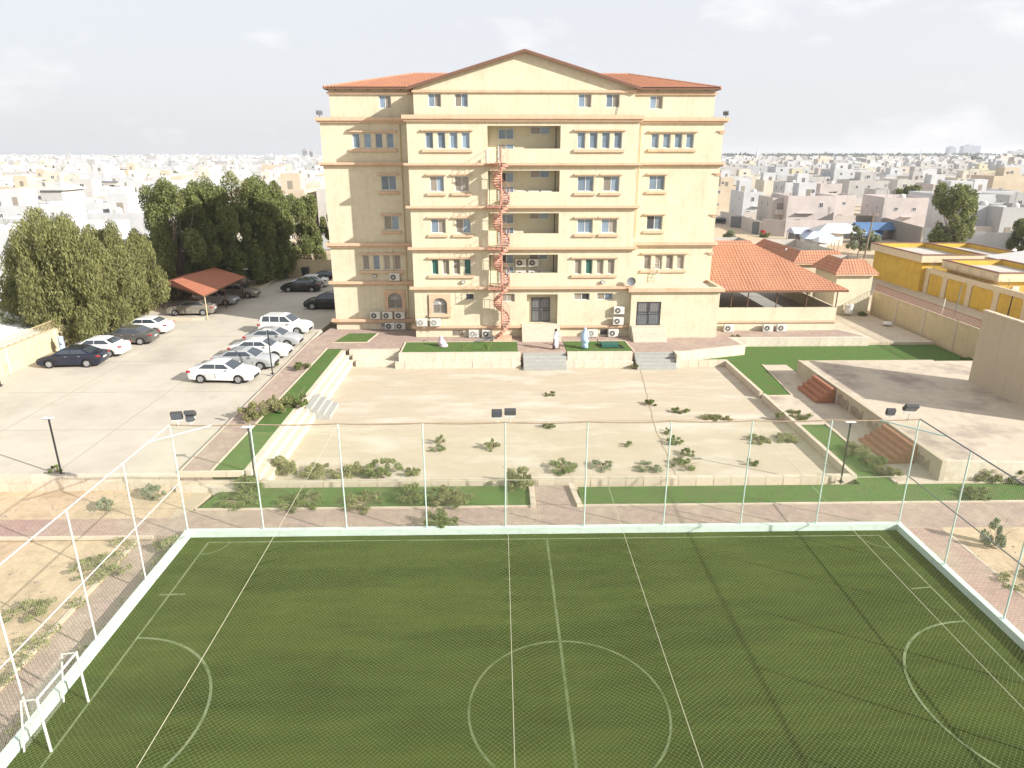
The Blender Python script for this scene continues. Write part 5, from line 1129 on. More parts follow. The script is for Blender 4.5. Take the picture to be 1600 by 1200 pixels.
bars('bicycle_frame', 'grey tangled bicycle frame at the edge of the wide lawn', 'bicycle', [((-2.1, 56.0, z_), (-1.3, 56.2, z_ + .35)), ((-1.3, 56.2, z_ + .35), (-.5, 56.1, z_ + .05)), ((-2.1, 56.0, z_), (-.9, 56.0, z_ + .2)), ((-.9, 56.0, z_ + .2), (-.2, 56.3, z_ + .4))], .035, 'irongrey')
for l, x, rz in (('left dark sandal dropped on the paving', -6.4, .4), ('right dark sandal dropped on the paving', -6.05, -.3)):
    e = empty('sandal', (x, 56.6 - (x + 6.4), PZ + .07), l, 'sandal', rz=rz); MB().box(-.14, .14, -.05, .05, 0, .03).build('sole', 'black', e, False); MB().box(.0, .05, -.06, .06, .03, .06).build('strap', 'black', e, False)
e = empty('barrel', (30.9, 67.6, .45), 'white drum standing by the small annex wall', 'drum'); MB().lathe([(.4, 0), (.42, .3), (.4, .6), (.42, .9), (.35, .95)], n=14).build('drum_body', 'tentwhite', e, False); MB().tube([(0, 0, .95), (.0, 0, .99)], .1, 8).build('drum_cap', 'irongrey', e, False)
e.location = (35.9, 68.1, .45)
e = empty('washbasin', (37.5, 63.5, .45), 'white basin dropped upside down in the sandy yard', 'basin'); MB().lathe([(.45, 0), (.42, .12), (.3, .2), (.1, .22)], n=14).build('basin_bowl', 'tentwhite', e, False)

# ================================================================== TREES AND PLANTS
def leaf_mesh(name, centres, radii, counts, size, m, droop=0.0, asp=2.2, squash=1.0, seed=0, gauss=.5):
    r_ = np.random.RandomState(seed); P = []
    for c, ra, n in zip(centres, radii, counts):
        d = r_.normal(size=(n, 3)); d /= np.linalg.norm(d, axis=1)[:, None]; q = r_.uniform(.25, 1, n) ** gauss
        p = d * q[:, None] * np.array(ra)[None]; P.append(p + np.array(c)[None])
    P = np.concatenate(P); n = len(P)
    a = r_.normal(size=(n, 3)); a[:, 2] = a[:, 2] * (1 - droop) - droop * 2.2; a /= np.linalg.norm(a, axis=1)[:, None]
    b = np.cross(a, r_.normal(size=(n, 3))); b /= np.linalg.norm(b, axis=1)[:, None]
    s = size * r_.uniform(.6, 1.4, n)[:, None]; A = a * s * .5 * asp; B = b * s * .5
    V = np.stack([P - A, P + B, P + A, P - B], 1).reshape(-1, 3); me = bpy.data.meshes.new(name)
    me.vertices.add(4 * n); me.vertices.foreach_set('co', V.ravel()); me.loops.add(4 * n); me.loops.foreach_set('vertex_index', np.arange(4 * n, dtype=np.int32))
    me.polygons.add(n); me.polygons.foreach_set('loop_start', np.arange(0, 4 * n, 4, dtype=np.int32)); me.update(calc_edges=True); me.materials.append(M[m]); return me
def tree(label, x, y, z, h, w, m='leafgreen', droop=.5, nleaf=16000, low=.25, seed=1, size=.17, nclump=60, trunk_r=.22, name='broad_tree', asp=2.2, dens=1.0, bark='bark'):
    r_ = random.Random(seed); e = empty(name, (x, y, z), label, 'tree', rz=r_.uniform(0, 6))
    cs, rs, ns = [], [], []; limbs = MB(); H0 = h * (low + .1)
    tk = [(0, 0, -.2), (r_.uniform(-.2, .2), r_.uniform(-.2, .2), H0 * .5), (r_.uniform(-.3, .3), r_.uniform(-.3, .3), H0)]
    MB().tube(tk, trunk_r, 8, True, trunk_r * .7).build('trunk', bark, e, False)
    lobes = [(r_.uniform(0, 6.28), r_.uniform(.1, .9), r_.uniform(.62, 1.2)) for _ in range(11)]
    for i in range(nclump):
        a = r_.uniform(0, 2 * math.pi); t = r_.uniform(0, 1); zz = h * (low + (1 - low) * t)
        prof = math.sin(math.pi * min(1, .17 + .70 * t)) ** .6; rad = w * .5 * prof * math.sqrt(r_.uniform(.12, 1)) * min(lobes, key=lambda l_: abs(math.remainder(a - l_[0], 6.283)) + abs(t - l_[1]) * 1.5)[2]
        c = (rad * math.cos(a), rad * math.sin(a), zz * r_.uniform(.94, 1.0)); cr_ = w * r_.uniform(.05, .135) * (1 if nclump > 20 else 1.4)
        cs.append(c); rs.append((cr_, cr_, cr_ * (1.0 + droop * 1.3))); ns.append(int(nleaf / nclump * (cr_ / (w * .095)) ** 2 * r_.uniform(.6, 1.2)))
        if i % 2 == 0:
            st_ = Vector(tk[2]) if zz > H0 else Vector(tk[1]); mid = (st_ + Vector(c)) / 2 + Vector((r_.uniform(-.3, .3), r_.uniform(-.3, .3), .1 * h * r_.uniform(0, 1))); limbs.tube([st_, mid, Vector(c) * 1.06], trunk_r * .35, 5, False, .035)
    lo = limbs.build('limbs', bark, e, False); tag(lo, kind='stuff')
    o = link('crown', leaf_mesh('crown_leaves', cs, rs, ns, size, m, droop, asp, seed=seed), e); tag(o, kind='stuff'); return e
tree('huge olive green drooping tree overhanging the left wall of the car park', -35.9, 57.2, PZ, 9.3, 8.6, 'leafolive', .85, 92000, .04, 3, .085, 120, .3, 'drooping_tree', asp=3.6, bark='palebark')
tree('drooping olive green tree right behind the huge one, nearer the carport', -35.0, 64.4, PZ, 8.2, 7.2, 'leafolive', .85, 48000, .06, 4, .085, 70, .25, 'drooping_tree', asp=3.6, bark='palebark')
tree('tall dark green tree behind the left part of the carport', -36.0, 78.5, PZ, 11.7, 8.6, 'leafgreen', .5, 64000, .06, 5, .13, 84, .3)
tree('tall dark green tree just behind the carport roof', -32.8, 82.0, PZ, 11.9, 9.6, 'leafgreen', .5, 72000, .05, 6, .13, 90, .3)
tree('tall dark green tree right of the carport near the far wall', -29.0, 87.0, PZ, 11.6, 8.6, 'leafgreen', .5, 56000, .07, 7, .13, 74, .28)
tree('slender loose tree over the bins at the far wall', -26.0, 92.5, PZ, 9.4, 6.8, 'leafgreen', .6, 26000, .14, 8, .13, 36, .2)
tree('thin tree half hidden behind the left edge of the building', -21.8, 95.5, PZ, 8.6, 4.6, 'leafgreen', .6, 13000, .2, 9, .13, 22, .16)
tree('tall airy green tree standing behind the larger yellow building', 71.5, 109, 0, 10.9, 8.4, 'leafgreen', .35, 22000, .16, 10, .18, 60, .22)
tree('round dark tree at the right edge by the canvas roof', 88.5, 112, 0, 6.0, 8, 'leafgreen', .2, 20000, .1, 11, .17, 36, .2)
tree('small pale green tree between the annex roofs and the tents', 57.3, 108.5, 0, 5.0, 4.6, 'leafpale', .2, 3500, .3, 12, .2, 26, .09, 'small_tree')
tree('small sparse tree beside the right edge of the building', 38.5, 116, 0, 3.6, 4.0, 'leafpale', .1, 1500, .2, 13, .2, 16, .07, 'small_tree')

def bush(label, x, y, z, w, h, m='leafweed', n=900, seed=0, size=.07, ax=1.0, flat=False, name='desert_bush', rz=0):
    r_ = random.Random(seed); e = empty(name, (x, y, z), label, 'bush', 'wild bushes on the grounds', rz)
    cs, rs, ns = [], [], []; k = max(6, int(11 * w)); tw = MB()
    for i in range(k):
        a = r_.uniform(0, 6.28); q = math.sqrt(r_.uniform(0, 1)) * w * .42; c = (q * math.cos(a) * ax, q * math.sin(a), h * r_.uniform(.15, .95) * (1 - .5 * q / (w * .5)))
        cs.append(c); rr = min(w, 1.6) * r_.uniform(.06, .17); rs.append((rr, rr, max(.06, h * r_.uniform(.1, .24)))); ns.append(int(n / k)); tw.tube([(0, 0, 0), (c[0] * .5, c[1] * .5, c[2] * .7), c], .012, 4, False, .005)
    for i in range(k):
        a = r_.uniform(0, 6.28); q = w * .55; tw.tube([(0, 0, .02), (q * .6 * math.cos(a) * ax, q * .6 * math.sin(a), h * .6), (q * math.cos(a) * ax, q * math.sin(a), h * r_.uniform(.5, 1.0))], .008, 3, False, .004)
    o = tw.build('stems', 'twig', e, False); tag(o, kind='stuff'); o = link('foliage', leaf_mesh('bush_leaves', cs, rs, ns, size, m, .0, 1.8, seed=seed), e); tag(o, kind='stuff')
    return e
BS = [('small green weed at the far middle of the courtyard floor', 3.6, 45.6, BZ, .75, .4, 'leafdark'), ('round green bush in the middle of the courtyard floor', 3.1, 39.6, BZ, 1.05, .42, 'leafdark'),
 ('upper weed of the left courtyard pair by the third fence pole', -3.45, 37.2, BZ, .9, .7, 'leafweed'), ('low weed of the left courtyard pair by the third fence pole', -3.5, 36.2, BZ, .95, .4, 'leafdark'), ('dry pale bush in the courtyard left of the middle fence pole', -.4, 36.4, BZ, 1.1, .75, 'leafweed'),
 ('wide low bush at the near courtyard kerb right of the middle', 3.45, 33.6, BZ, 2.0, .55, 'leafdark'), ('grey green trailing bush next to the wide low one', 5.6, 33.8, BZ, 1.5, .5, 'leafpale'), ('tiny weed in the courtyard left of the joint', 7.6, 36.6, BZ, .75, .3, 'leafdark'),
 ('weed on the courtyard joint at its bend', 10.3, 43.5, BZ, .9, .45, 'leafdark'), ('weed patch right of the joint bend', 12.0, 42.2, BZ, 1.2, .35, 'leafdark'), ('trailing vine weed across the courtyard towards the right', 14.0, 40.8, BZ, 2.0, .2, 'leafweed'),
 ('weed beside the joint in the third quarter of the courtyard', 10.3, 38.6, BZ, .8, .35, 'leafdark'), ('bushy weed beside the joint, second from the near kerb', 10.4, 37.0, BZ, 1.2, .6, 'leafdark'), ('bush beside the joint nearest its row end', 10.6, 35.2, BZ, 1.1, .55, 'leafdark'),
 ('broad weed at the near end of the joint row', 10.1, 33.8, BZ, 1.7, .5, 'leafdark'), ('grey weed trailing left from the near end of the joint row', 8.2, 33.6, BZ, 1.6, .4, 'leafpale'), ('small bush near the right courtyard kerb', 14.0, 34.0, BZ, .9, .55, 'leafdark'),
 ('weed clump of the right pair at the courtyard kerb', 15.4, 37.2, BZ, 1.5, .35, 'leafweed'), ('weed clump touching the right courtyard kerb', 17.2, 37.3, BZ, 1.7, .5, 'leafweed'), ('shrub in the near left corner of the courtyard', -11.6, 33.2, BZ, 1.9, 1.3, 'leafweed'),
 ('low shrub along the near kerb, second from the left corner', -9.7, 33.0, BZ, 2.2, .8, 'leafweed'), ('shrub along the near kerb, third from the left corner', -8.0, 33.0, BZ, 2.2, .9, 'leafweed'), ('tall shrub along the near kerb below the third fence bay', -6.2, 33.1, BZ, 2.4, 1.1, 'leafdark'),
 ('last shrub of the row along the near courtyard kerb', -4.7, 33.2, BZ, 1.2, .7, 'leafweed'), ('bushy shrub on the kerb right of the left front lawn', 1.0, 31.2, .0, 1.9, 1.5, 'leafweed'), ('weed at the foot of the second grey stairs', 10.75, 51.6, BZ, .9, .7, 'leafweed'),
 ('round shrub on the long grass strip near the cars', -14.6, 48.6, PZ + .08, 1.5, .9, 'leafdark'), ('left shrub of three crossing the brick walk', -14.9, 38.6, PZ + .08, 2.2, 1.3, 'leafweed'), ('middle shrub of three crossing the brick walk', -13.9, 39.8, PZ + .08, 2.2, 1.3, 'leafweed'),
 ('right shrub of three leaning over the white seating', -12.9, 40.7, PZ + .08, 2.3, 1.3, 'leafdark'), ('small shrub beside the front sedan wheel row', -16.9, 49.6, PZ, .7, .5, 'leafdark'), ('shrub on the brick path touching the pitch curb', -2.7, 27.4, 0, 1.9, 1.0, 'leafdark'),
 ('small shrub in the sandy patch left of the fence corner', -18.6, 29.2, 0, 1.1, .8, 'leafpale'), ('tall pale shrub below the retaining wall', -16.9, 30.2, 0, 1.3, 1.1, 'leafpale'), ('shrub under the lamp post at the wall end', -12.4, 30.9, 0, 1.7, 1.1, 'leafdark'),
 ('pale broad leaved shrub in the dirt right of the pitch', 21.3, 25.2, 0, 1.3, 1.6, 'leafpale'), ('left shrub of the pair below the stage', 25.0, 31.2, 0, 1.6, 1.0, 'leafweed'), ('right shrub of the pair below the stage', 26.6, 31.2, 0, 1.6, 1.0, 'leafdark'),
 ('far shrub of the row on the side lawn kerb', 20.0, 34.9, 0, 1.9, .8, 'leafweed'), ('middle shrub of the row on the side lawn kerb', 20.2, 33.3, 0, 1.9, .85, 'leafdark'), ('near shrub of the row on the side lawn kerb', 20.3, 31.9, 0, 1.7, .8, 'leafweed'),
 ('brownish bush on the left front lawn below the third pole', -2.4, 29.5, 0, 2.6, 1.0, 'leafweed'), ('trailing creeper on the left front lawn near its corner', -12.6, 29.8, 0, 2.4, .5, 'leafdark'), ('trailing creeper on the left front lawn, second from the corner', -9.6, 29.5, 0, 2.6, .55, 'leafdark'),
 ('trailing creeper in the middle of the left front lawn', -6.6, 29.4, 0, 2.6, .55, 'leafweed'), ('bush on the lawn between two fence poles right of the creepers', -4.3, 29.9, 0, 2.2, .9, 'leafdark'), ('flat trailing bush at the far end of the side lawn', 18.9, 40.5, 0, 2.4, .4, 'leafdark'),
 ('bush on the right front lawn behind the fence corner', 23.4, 29.6, 0, 1.8, .6, 'leafdark'), ('dry weed patch left of the pitch near the corner', -16.2, 24.3, 0, 2.4, .35, 'leafweed'), ('dry weed against the curb at the left pitch corner', -14.2, 25.8, 0, 1.4, .6, 'leafweed'),
 ('dry weed patch in the dirt left of the pitch', -17.4, 21.6, 0, 1.8, .3, 'leafweed'), ('dark weed strip in the dirt right of the pitch', 21.0, 22.4, 0, 3.0, .25, 'leafweed'), ('small weed at the foot of the alone lamp post', -22.4, 31.8, PZ, .7, .4, 'leafdark'),
 ('green weed at the end wall of the sandy yard', 37.3, 68.0, .3, 1.4, .5, 'leafdark'), ('green weed near the yard wall at the lawn edge', 31.8, 58.6, .3, 1.1, .6, 'leafdark'), ('dark shrub in the corner of yard wall and beige wall', 37.2, 51.0, 0, 1.6, 1.2, 'leafdark'), ('weed on the white terrace edge below the annex', 20.9, 57.9, PZ, .8, .3, 'leafweed')]
for i, (l, x, y, zz, w_, h_, m) in enumerate(BS): bush(l, x, y, zz, w_ * .9, h_ * .85, m, int(420 + 900 * w_ * max(h_, .5)), 100 + i, .055, 1.2 if h_ < .5 else 1)
# creeping stems from the courtyard weeds
# litter of pebbles
pb = MB()
for i in range(700):
    zone = rnd.choice([(-30, -16, 14, 26, 0), (20, 30, 14, 26, 0), (-30, -15.5, 28.5, 31, 0), (27, 38.5, 58, 75, .25), (40, 50, 55, 95, .2)]); x, y = rnd.uniform(zone[0], zone[1]), rnd.uniform(zone[2], zone[3]); s_ = rnd.uniform(.02, .07)
    pb.add([(x - s_, y, zone[4]), (x, y - s_, zone[4]), (x + s_, y, zone[4]), (x, y + s_, zone[4]), (x, y, zone[4] + s_)], [(0, 1, 4), (1, 2, 4), (2, 3, 4), (3, 0, 4)])
tag(pb.build('pebbles', 'greyblock'), 'loose pebbles and rubble scattered over the dirt', 'pebbles', kind='stuff')
# weedy growth along the left curb
cs = []
for i in range(46): cs.append((rnd.uniform(-16.6, -15.7) if i % 3 else rnd.uniform(-14.2, -13.9), rnd.uniform(15, 26.5), .06))
tag(link('dry_weeds', leaf_mesh('dry_weeds', cs, [(.35, .35, .08)] * len(cs), [55] * len(cs), .05, 'leafweed', 0, 2.5, seed=55)), 'thin dry weeds along the path left of the pitch', 'weeds', kind='stuff')

# ================================================================== THE CITY
UB = {k: MB().box(-.5, .5, -.5, .5, 0, 1).mesh('unit_' + k, 'h_' + k) for k in HC}
CW = MB(); CW.cur = 0; CW.box(-.5, .5, -.06, .08, 0, .06).box(-.5, .5, -.06, .08, .94, 1).box(-.5, -.44, -.06, .08, .06, .94).box(.44, .5, -.06, .08, .06, .94).box(-.03, .03, -.05, .08, .06, .94); CW.cur = 1; CW.box(-.44, .44, -.02, .08, .06, .94)
CWM = CW.mesh('city_window', ['frame', 'cwin'])
CD = MB().box(-.5, .5, -.05, .05, 0, 1).mesh('city_door', 'curtain'); CG = MB().box(-.5, .5, -.05, .05, 0, 1).mesh('garage_door', 'irongrey')
CT = MB().lathe([(.5, 0), (.5, .75), (.3, .95), (.1, 1)], n=12).mesh('water_tank', 'tentwhite'); CDM = MB().lathe([(1, 0), (.92, .35), (.7, .7), (.4, .92), (.02, 1)], n=16).mesh('dome', 'tentwhite')
def shell(w, d, h, col, pt=.25, pp=.9):
    m = MB(); m.box(-w / 2, w / 2, -d / 2, d / 2, 0, h - pp)
    for a, b, c, e_ in ((-w / 2, w / 2, -d / 2, -d / 2 + pt), (-w / 2, w / 2, d / 2 - pt, d / 2), (-w / 2, -w / 2 + pt, -d / 2 + pt, d / 2 - pt), (w / 2 - pt, w / 2, -d / 2 + pt, d / 2 - pt)): m.box(a, b, c, e_, h - pp + .002, h)
    return m.mesh('house_wall', 'h_' + col)
SHELL = {}
def sub(par, nm, me, loc, sc=(1, 1, 1), rz=0):
    o = link(nm, me, par); o.location = loc; o.scale = sc; o.rotation_euler.z = rz; return o
HG = 'flat roofed houses of the city'
def house(x, y, w, d, h, rz, col, label, seed, hut=True, upper=None, balc=False, tank=None, dome=False, wins=True, z=-.35, wincols=None, blank=False):
    r_ = random.Random(seed); e = empty('house', (x, y, z), label, 'house', HG, rz); h0 = h - z
    key = (round(w, 1), round(d, 1), round(h0, 1), col)
    if key not in SHELL: SHELL[key] = shell(w, d, h0, col)
    wall = sub(e, 'wall', SHELL[key], (0, 0, 0)); sub(e, 'roof', roofplane, (0, 0, h0 - .88), (w - .52, d - .52, 1))
    if hut:
        hw_, hd_, hh = r_.uniform(3, 4.5), r_.uniform(3, 5), 2.5; hx_, hy_ = r_.uniform(-w / 2 + hw_ / 2 + .4, w / 2 - hw_ / 2 - .4), r_.uniform(0, d / 2 - hd_ / 2 - .4)
        sub(e, 'stair_hut', UB[col if r_.random() < .7 else 'white'], (hx_, hy_, h0 - .86), (hw_, hd_, hh + .86)); sub(e, 'hut_door', CD, (hx_ + r_.uniform(-.6, .6), hy_ - hd_ / 2 - .02, h0 - .86), (.9, 1, 2.0))
    if upper:
        uw, ud, uh, ux, uy = upper; sub(e, 'upper_room', UB[col], (ux, uy, h0 - .86), (uw, ud, uh + .86)); sub(e, 'window', CWM, (ux, uy - ud / 2, h0 + .5), (1.1, 1, 1.1))
    if (r_.random() < .35 if tank is None else tank): sub(e, 'water_tank', CT, (r_.uniform(-w / 3, w / 3), r_.uniform(-d / 3, -d / 6), h0 - .86), (1.3, 1.3, 1.5))
    if dome: sub(e, 'dome', CDM, (0, 0, h0 - .1), (dome, dome, dome * .8))
    if r_.random() < .4: sub(e, 'dish', DISH, (r_.uniform(-w / 3, w / 3), -d / 2 + .6, h0), (1, 1, 1), r_.uniform(-1, 1))
    if r_.random() < .3: sub(e, 'antenna', ANT, (r_.uniform(-w / 3, w / 3), r_.uniform(-d / 3, d / 3), h0 - .86))
    if r_.random() < .5: sub(e, 'yard_wall', UB[col if r_.random() < .5 else 'beige'], (r_.uniform(-.5, .5), -d / 2 - 3.2, 0), (w * 1.15, .3, 2.5))
    if r_.random() < .45: sub(wall, 'shade_ledge', UB[col], (r_.uniform(-w / 4, w / 4), -d / 2 - .35, h0 * .5), (r_.uniform(2, 5), .7, .15))
    if wins:
        nfl = max(1, int(round(h / 3.4)))
        for f in range(nfl):
            zf = (h0 / nfl) * f + 1.25
            nw = max(1, int(w / 3.6)); ww, wh = r_.choice([(1.1, 1.2), (.8, 1.1), (1.5, 1.2), (.7, .7)])
            for k in range(nw):
                if r_.random() < .7: sub(wall, 'window', CWM, ((k + .5) / nw * (w - 1.6) - (w - 1.6) / 2, -d / 2, zf), (ww, 1, wh))
            nd = max(1, int(d / 5.0)); side = 1 if x < 0 else -1
            for k in range(nd):
                if r_.random() < .55: sub(wall, 'window', CWM, (side * w / 2, (k + .5) / nd * (d - 2) - (d - 2) / 2, zf), (ww * .9, 1, wh), R(90) * side)
    if balc: sub(e, 'balcony', UB[col], (balc, -d / 2 - .7, h0 * .48), (3.2, 1.4, 1.1)); sub(e, 'balcony_opening', CD, (balc, -d / 2 - .03, h0 * .5), (2.6, 1, 2.3))
    sub(wall, 'door', CD, (r_.uniform(-w / 3, w / 3), -d / 2 - .02, .3), (1.1, 1, 2.2)); return e
DISH = MB().add([(0, 0, 0), (.05, 0, 0), (.05, 0, 1.0), (0, 0, 1.0)] + [(.45 * math.cos(t * math.pi / 5), -.15 + .1 * math.sin(t), 1.0 + .45 * math.sin(t * math.pi / 5)) for t in range(10)], [(0, 1, 2, 3), tuple(range(4, 14))]).mesh('roof_dish', 'acgrey')
ANT = MB().tube([(0, 0, 0), (0, 0, 3.6)], .05, 4).tube([(-.6, 0, 3.3), (.6, 0, 3.3)], .03, 4).tube([(-.4, 0, 2.9), (.4, 0, 2.9)], .03, 4).mesh('roof_antenna', 'irongrey')
roofplane = MB().quad((-.5, -.5, 0), (.5, -.5, 0), (.5, .5, 0), (-.5, .5, 0)).mesh('house_roof', 'hroof')
# --- houses that the photograph shows singly: (left px, right px, roof line px, roof height) placed on the ground they stand on
def spot(u, v, z):
    a = (u - 800) / FPX; b = (600 - v) / FPX; f = Vector((math.sin(YAW) * math.cos(PITCH), math.cos(YAW) * math.cos(PITCH), -math.sin(PITCH))); r_ = Vector((math.cos(YAW), -math.sin(YAW), 0)); up = r_.cross(f)
    d = f + r_ * a + up * b; t = (z - CAM_H) / d.z; return Vector((0, 0, CAM_H)) + d * t
used = []
def fhouse(uL, uR, v, h, d, col, label, rz=0, **k):
    a, b = spot(uL, v, h), spot(uR, v, h); w = (b - a).length; c = (a + b) / 2; n = Vector((-math.sin(R(rz)), math.cos(R(rz)), 0))
    cc = c + n * d / 2; used.append((cc.x, cc.y, max(w, d) * .62)); return house(cc.x, cc.y, round(w, 1), d, h, R(rz), col, label, hash(label) % 1000 if False else len(used) * 7 + 3, **k)
NEAR = [
 (1233, 1306, 306, 7.2, 12, 'pink', 'wide beige pink house with small square windows behind the tents', dict(rz=-4, hut=True)),
 (1304, 1338, 305, 6.6, 9, 'pink', 'beige pink house wing with one wide window next to the wide house', dict(rz=-4, hut=False)),
 (1208, 1234, 309, 6.6, 11, 'beige', 'beige house with a balcony at the street corner', dict(rz=-4, balc=.5, hut=False)), (1163, 1192, 300, 6.8, 13, 'white', 'narrow white house with a black framed window by the street', dict(rz=-4)),
 (1110, 1160, 291, 6.6, 12, 'tan', 'sand coloured house just right of the school building', dict(rz=-6)), (1385, 1450, 309, 7.4, 13, 'pink', 'beige house with two shuttered windows and small roof dome', dict(rz=-9, hut=False)),
 (1370, 1390, 296, 6.8, 9, 'offwhite', 'small white house squeezed beside the shuttered beige house', dict(rz=-9, hut=False)), (1506, 1572, 321, 6.0, 14, 'white', 'white house with grey wall strips behind the tall tree', dict(rz=-5, hut=False)),
 (1570, 1640, 324, 6.0, 14, 'grey', 'grey and white house with a deep shaded porch at the right edge', dict(rz=-5, hut=False)), (1556, 1640, 275, 9.0, 14, 'tan', 'tall tan house at the right edge of the picture', dict(rz=-6, upper=(5, 5, 2.6, -1, 0))),
 (1515, 1590, 298, 6.8, 14, 'white', 'long white house with flat parapet behind the tall tree', dict(rz=-5)), (1405, 1460, 281, 7.4, 12, 'offwhite', 'cream house with two tall grey windows behind the shuttered one', dict(rz=-8)),
 (1345, 1372, 280, 6.8, 11, 'offwhite', 'white house with a grey side behind the wide pink one', dict(rz=-6)), (1228, 1280, 285, 7.2, 12, 'white', 'bright white house with a dark window above the wide pink roof', dict(rz=-4)),
 (1283, 1316, 287, 7.8, 10, 'pink', 'tower like beige house block above the wide pink roof', dict(rz=-4, hut=False)), (1195, 1228, 282, 7.0, 11, 'cream', 'cream house with dark recess left of the bright white one', dict(rz=-4)),
 (1120, 1175, 277, 7.0, 12, 'white', 'long white house near the right edge of the school', dict(rz=-5)), (1460, 1520, 288, 7.4, 12, 'pink', 'beige house peeking out left of the tall tree top', dict(rz=-7)),
 (-14, 34, 342, 6.5, 12, 'white', 'large white house at the left edge with a pale door relief', dict(hut=False)), (30, 104, 341, 6.2, 12, 'white', 'large white house with a shaded slot window, left of the big tree', dict(hut=False)),
 (-20, 66, 317, 6.4, 12, 'tan', 'sand coloured long house with a dark sheet on its roof', dict(hut=False)), (62, 95, 296, 9.0, 8, 'offwhite', 'white tower house with a pyramid roof', dict(hut=False, wins=False)), (99, 142, 313, 6.4, 12, 'tan', 'plain sand coloured house behind the big tree', dict(hut=False, wins=False)),
 (93, 152, 291, 7.4, 12, 'offwhite', 'grey white house with four small windows and a dark roof sheet', dict(hut=False)), (150, 200, 293, 7.2, 12, 'white', 'white house with two small windows right of the grey white one', dict()), (141, 238, 317, 5.6, 10, 'white', 'long low white house with small square windows', dict(hut=False)),
 (200, 262, 290, 7.2, 12, 'white', 'white house with a small dark window pair above the dark trees', dict()), (-10, 30, 292, 7.8, 12, 'tan', 'sand coloured house with a window and antenna at the left edge', dict()), (405, 450, 300, 7.0, 12, 'white', 'white house behind the tree gap beside the school', dict()),
 (450, 500, 285, 7.2, 12, 'cream', 'cream house with two windows just left of the school', dict()), (440, 478, 322, 5.5, 10, 'tan', 'low tan house between the far trees', dict(hut=False)), (0, 60, 268, 8, 12, 'offwhite', 'pale house with two grey openings in the upper left city', dict())]
for u0, u1, v, h, d, c, l, k in NEAR: fhouse(u0, u1, v, h, d, c, l, **k)
# pyramid roof, dark roof sheets of the named houses
def atop(u, v, z, nm, mb, m, label, cat):
    p = spot(u, v, z); e = empty(nm, p, label, cat); mb.build('sheet' if 'sheet' in nm else 'cap', m, e, False); return e
for l_, (ua, ub, va, vb, za) in (('dark sheet lying on the roof of the long sand coloured house', (-5, 64, 309, 312, 6.9)), ('dark wavy sheet on the roof of the grey white house', (122, 180, 285, 287, 7.9))):
    a, b = spot(ua, va, za), spot(ub, vb, za); e = empty('roof_sheet', a, l_, 'roof sheet')
    q = MB(); n = 16; dv = b - a
    for i in range(n):
        p0, p1 = dv * (i / n), dv * ((i + 1) / n); q.quad((p0.x, p0.y, .05 * (i % 2)), (p1.x, p1.y, .05 * ((i + 1) % 2)), (p1.x, p1.y + 3, .5 + .05 * ((i + 1) % 2)), (p0.x, p0.y + 3, .5 + .05 * (i % 2)))
    q.build('sheet', 'irongrey', e, False)
    for k in range(5): p = dv * (k / 4); MB().tube([(p.x, p.y + .3, -1.0), (p.x, p.y + .3, .05)], .06, 5).build('sheet_prop', 'whitemetal', e, False)
p = spot(78, 296, 9.0); e = empty('tower_roof', (p.x, p.y + 4, 9.0), 'pyramid cap of the white tower house', 'roof'); MB().add([(-2.8, -4.4, 0), (2.8, -4.4, 0), (2.8, 4.4, 0), (-2.8, 4.4, 0), (0, 0, 1.5)], [(0, 1, 4), (1, 2, 4), (2, 3, 4), (3, 0, 4), (3, 2, 1, 0)]).build('cap', 'h_offwhite', e, False); bevel(MB().box(-2.9, 2.9, -4.5, 4.5, -.2, -.003).build('cap_rim', 'h_offwhite', e, False), .02, 1)
# compound walls of the right-hand street and left neighbour
def cwall(label, pts, z1, m, name='compound_wall'):
    e = empty(name, (*pts[0], -.3), label, 'wall')
    for a, b in zip(pts, pts[1:]):
        a, b = Vector((*a, 0)), Vector((*b, 0)); dv = b - a; n = Vector((-dv.y, dv.x, 0)).normalized() * .12; npn = max(1, int(dv.length / 6))
        for i in range(npn):
            p, q = a + dv * (i / npn), a + dv * ((i + 1) / npn) - dv.normalized() * .03; MB().prism([(p.x - n.x, p.y - n.y), (q.x - n.x, q.y - n.y), (q.x + n.x, q.y + n.y), (p.x + n.x, p.y + n.y)], -.4, z1).build('wall_panel', m, e)
    return e
def S(u, v, z=0): p = spot(u, v, z); return (p.x, p.y)
cwall('pale pink compound wall behind the tents', [S(1190, 365), S(1225, 367), S(1334, 368)], 3.0, 'h_pink')
cwall('low garden walls with garages along the sandy street', [S(1125, 345), S(1162, 355), S(1190, 365)], 2.4, 'h_beige')
cwall('bare grey block wall right of the blue tarps', [S(1334, 362), S(1366, 362), S(1385, 368), S(1437, 385)], 3.4, 'greyblock')
cwall('white compound wall in front of the grey striped house', [S(1440, 386), S(1482, 392), S(1573, 396), S(1640, 380)], 3.4, 'h_white')
cwall('big blank white wall of the left neighbour', [(-68, 62), (-47.5, 72), (-45, 96)], 6.0, 'h_white'); cwall('dark grey block wall in the shade of the big tree', [(-60, 50), (-47.8, 58), (-44, 66)], 3.2, 'greyblock')
cwall('tan neighbour wall beyond the far end of the car park', [(-60, 100), (-38, 101), (-14, 101)], 2.6, 'h_tan'); cwall('beige wall with a gate beyond the left trees', [S(143, 352), S(240, 356), S(290, 350)], 2.4, 'h_beige')
struct('street', MB().prism([S(1100, 352), S(1130, 349), S(1195, 372), S(1380, 380), S(1380, 410), S(1100, 395)], -.6, -.3), 'dirt')
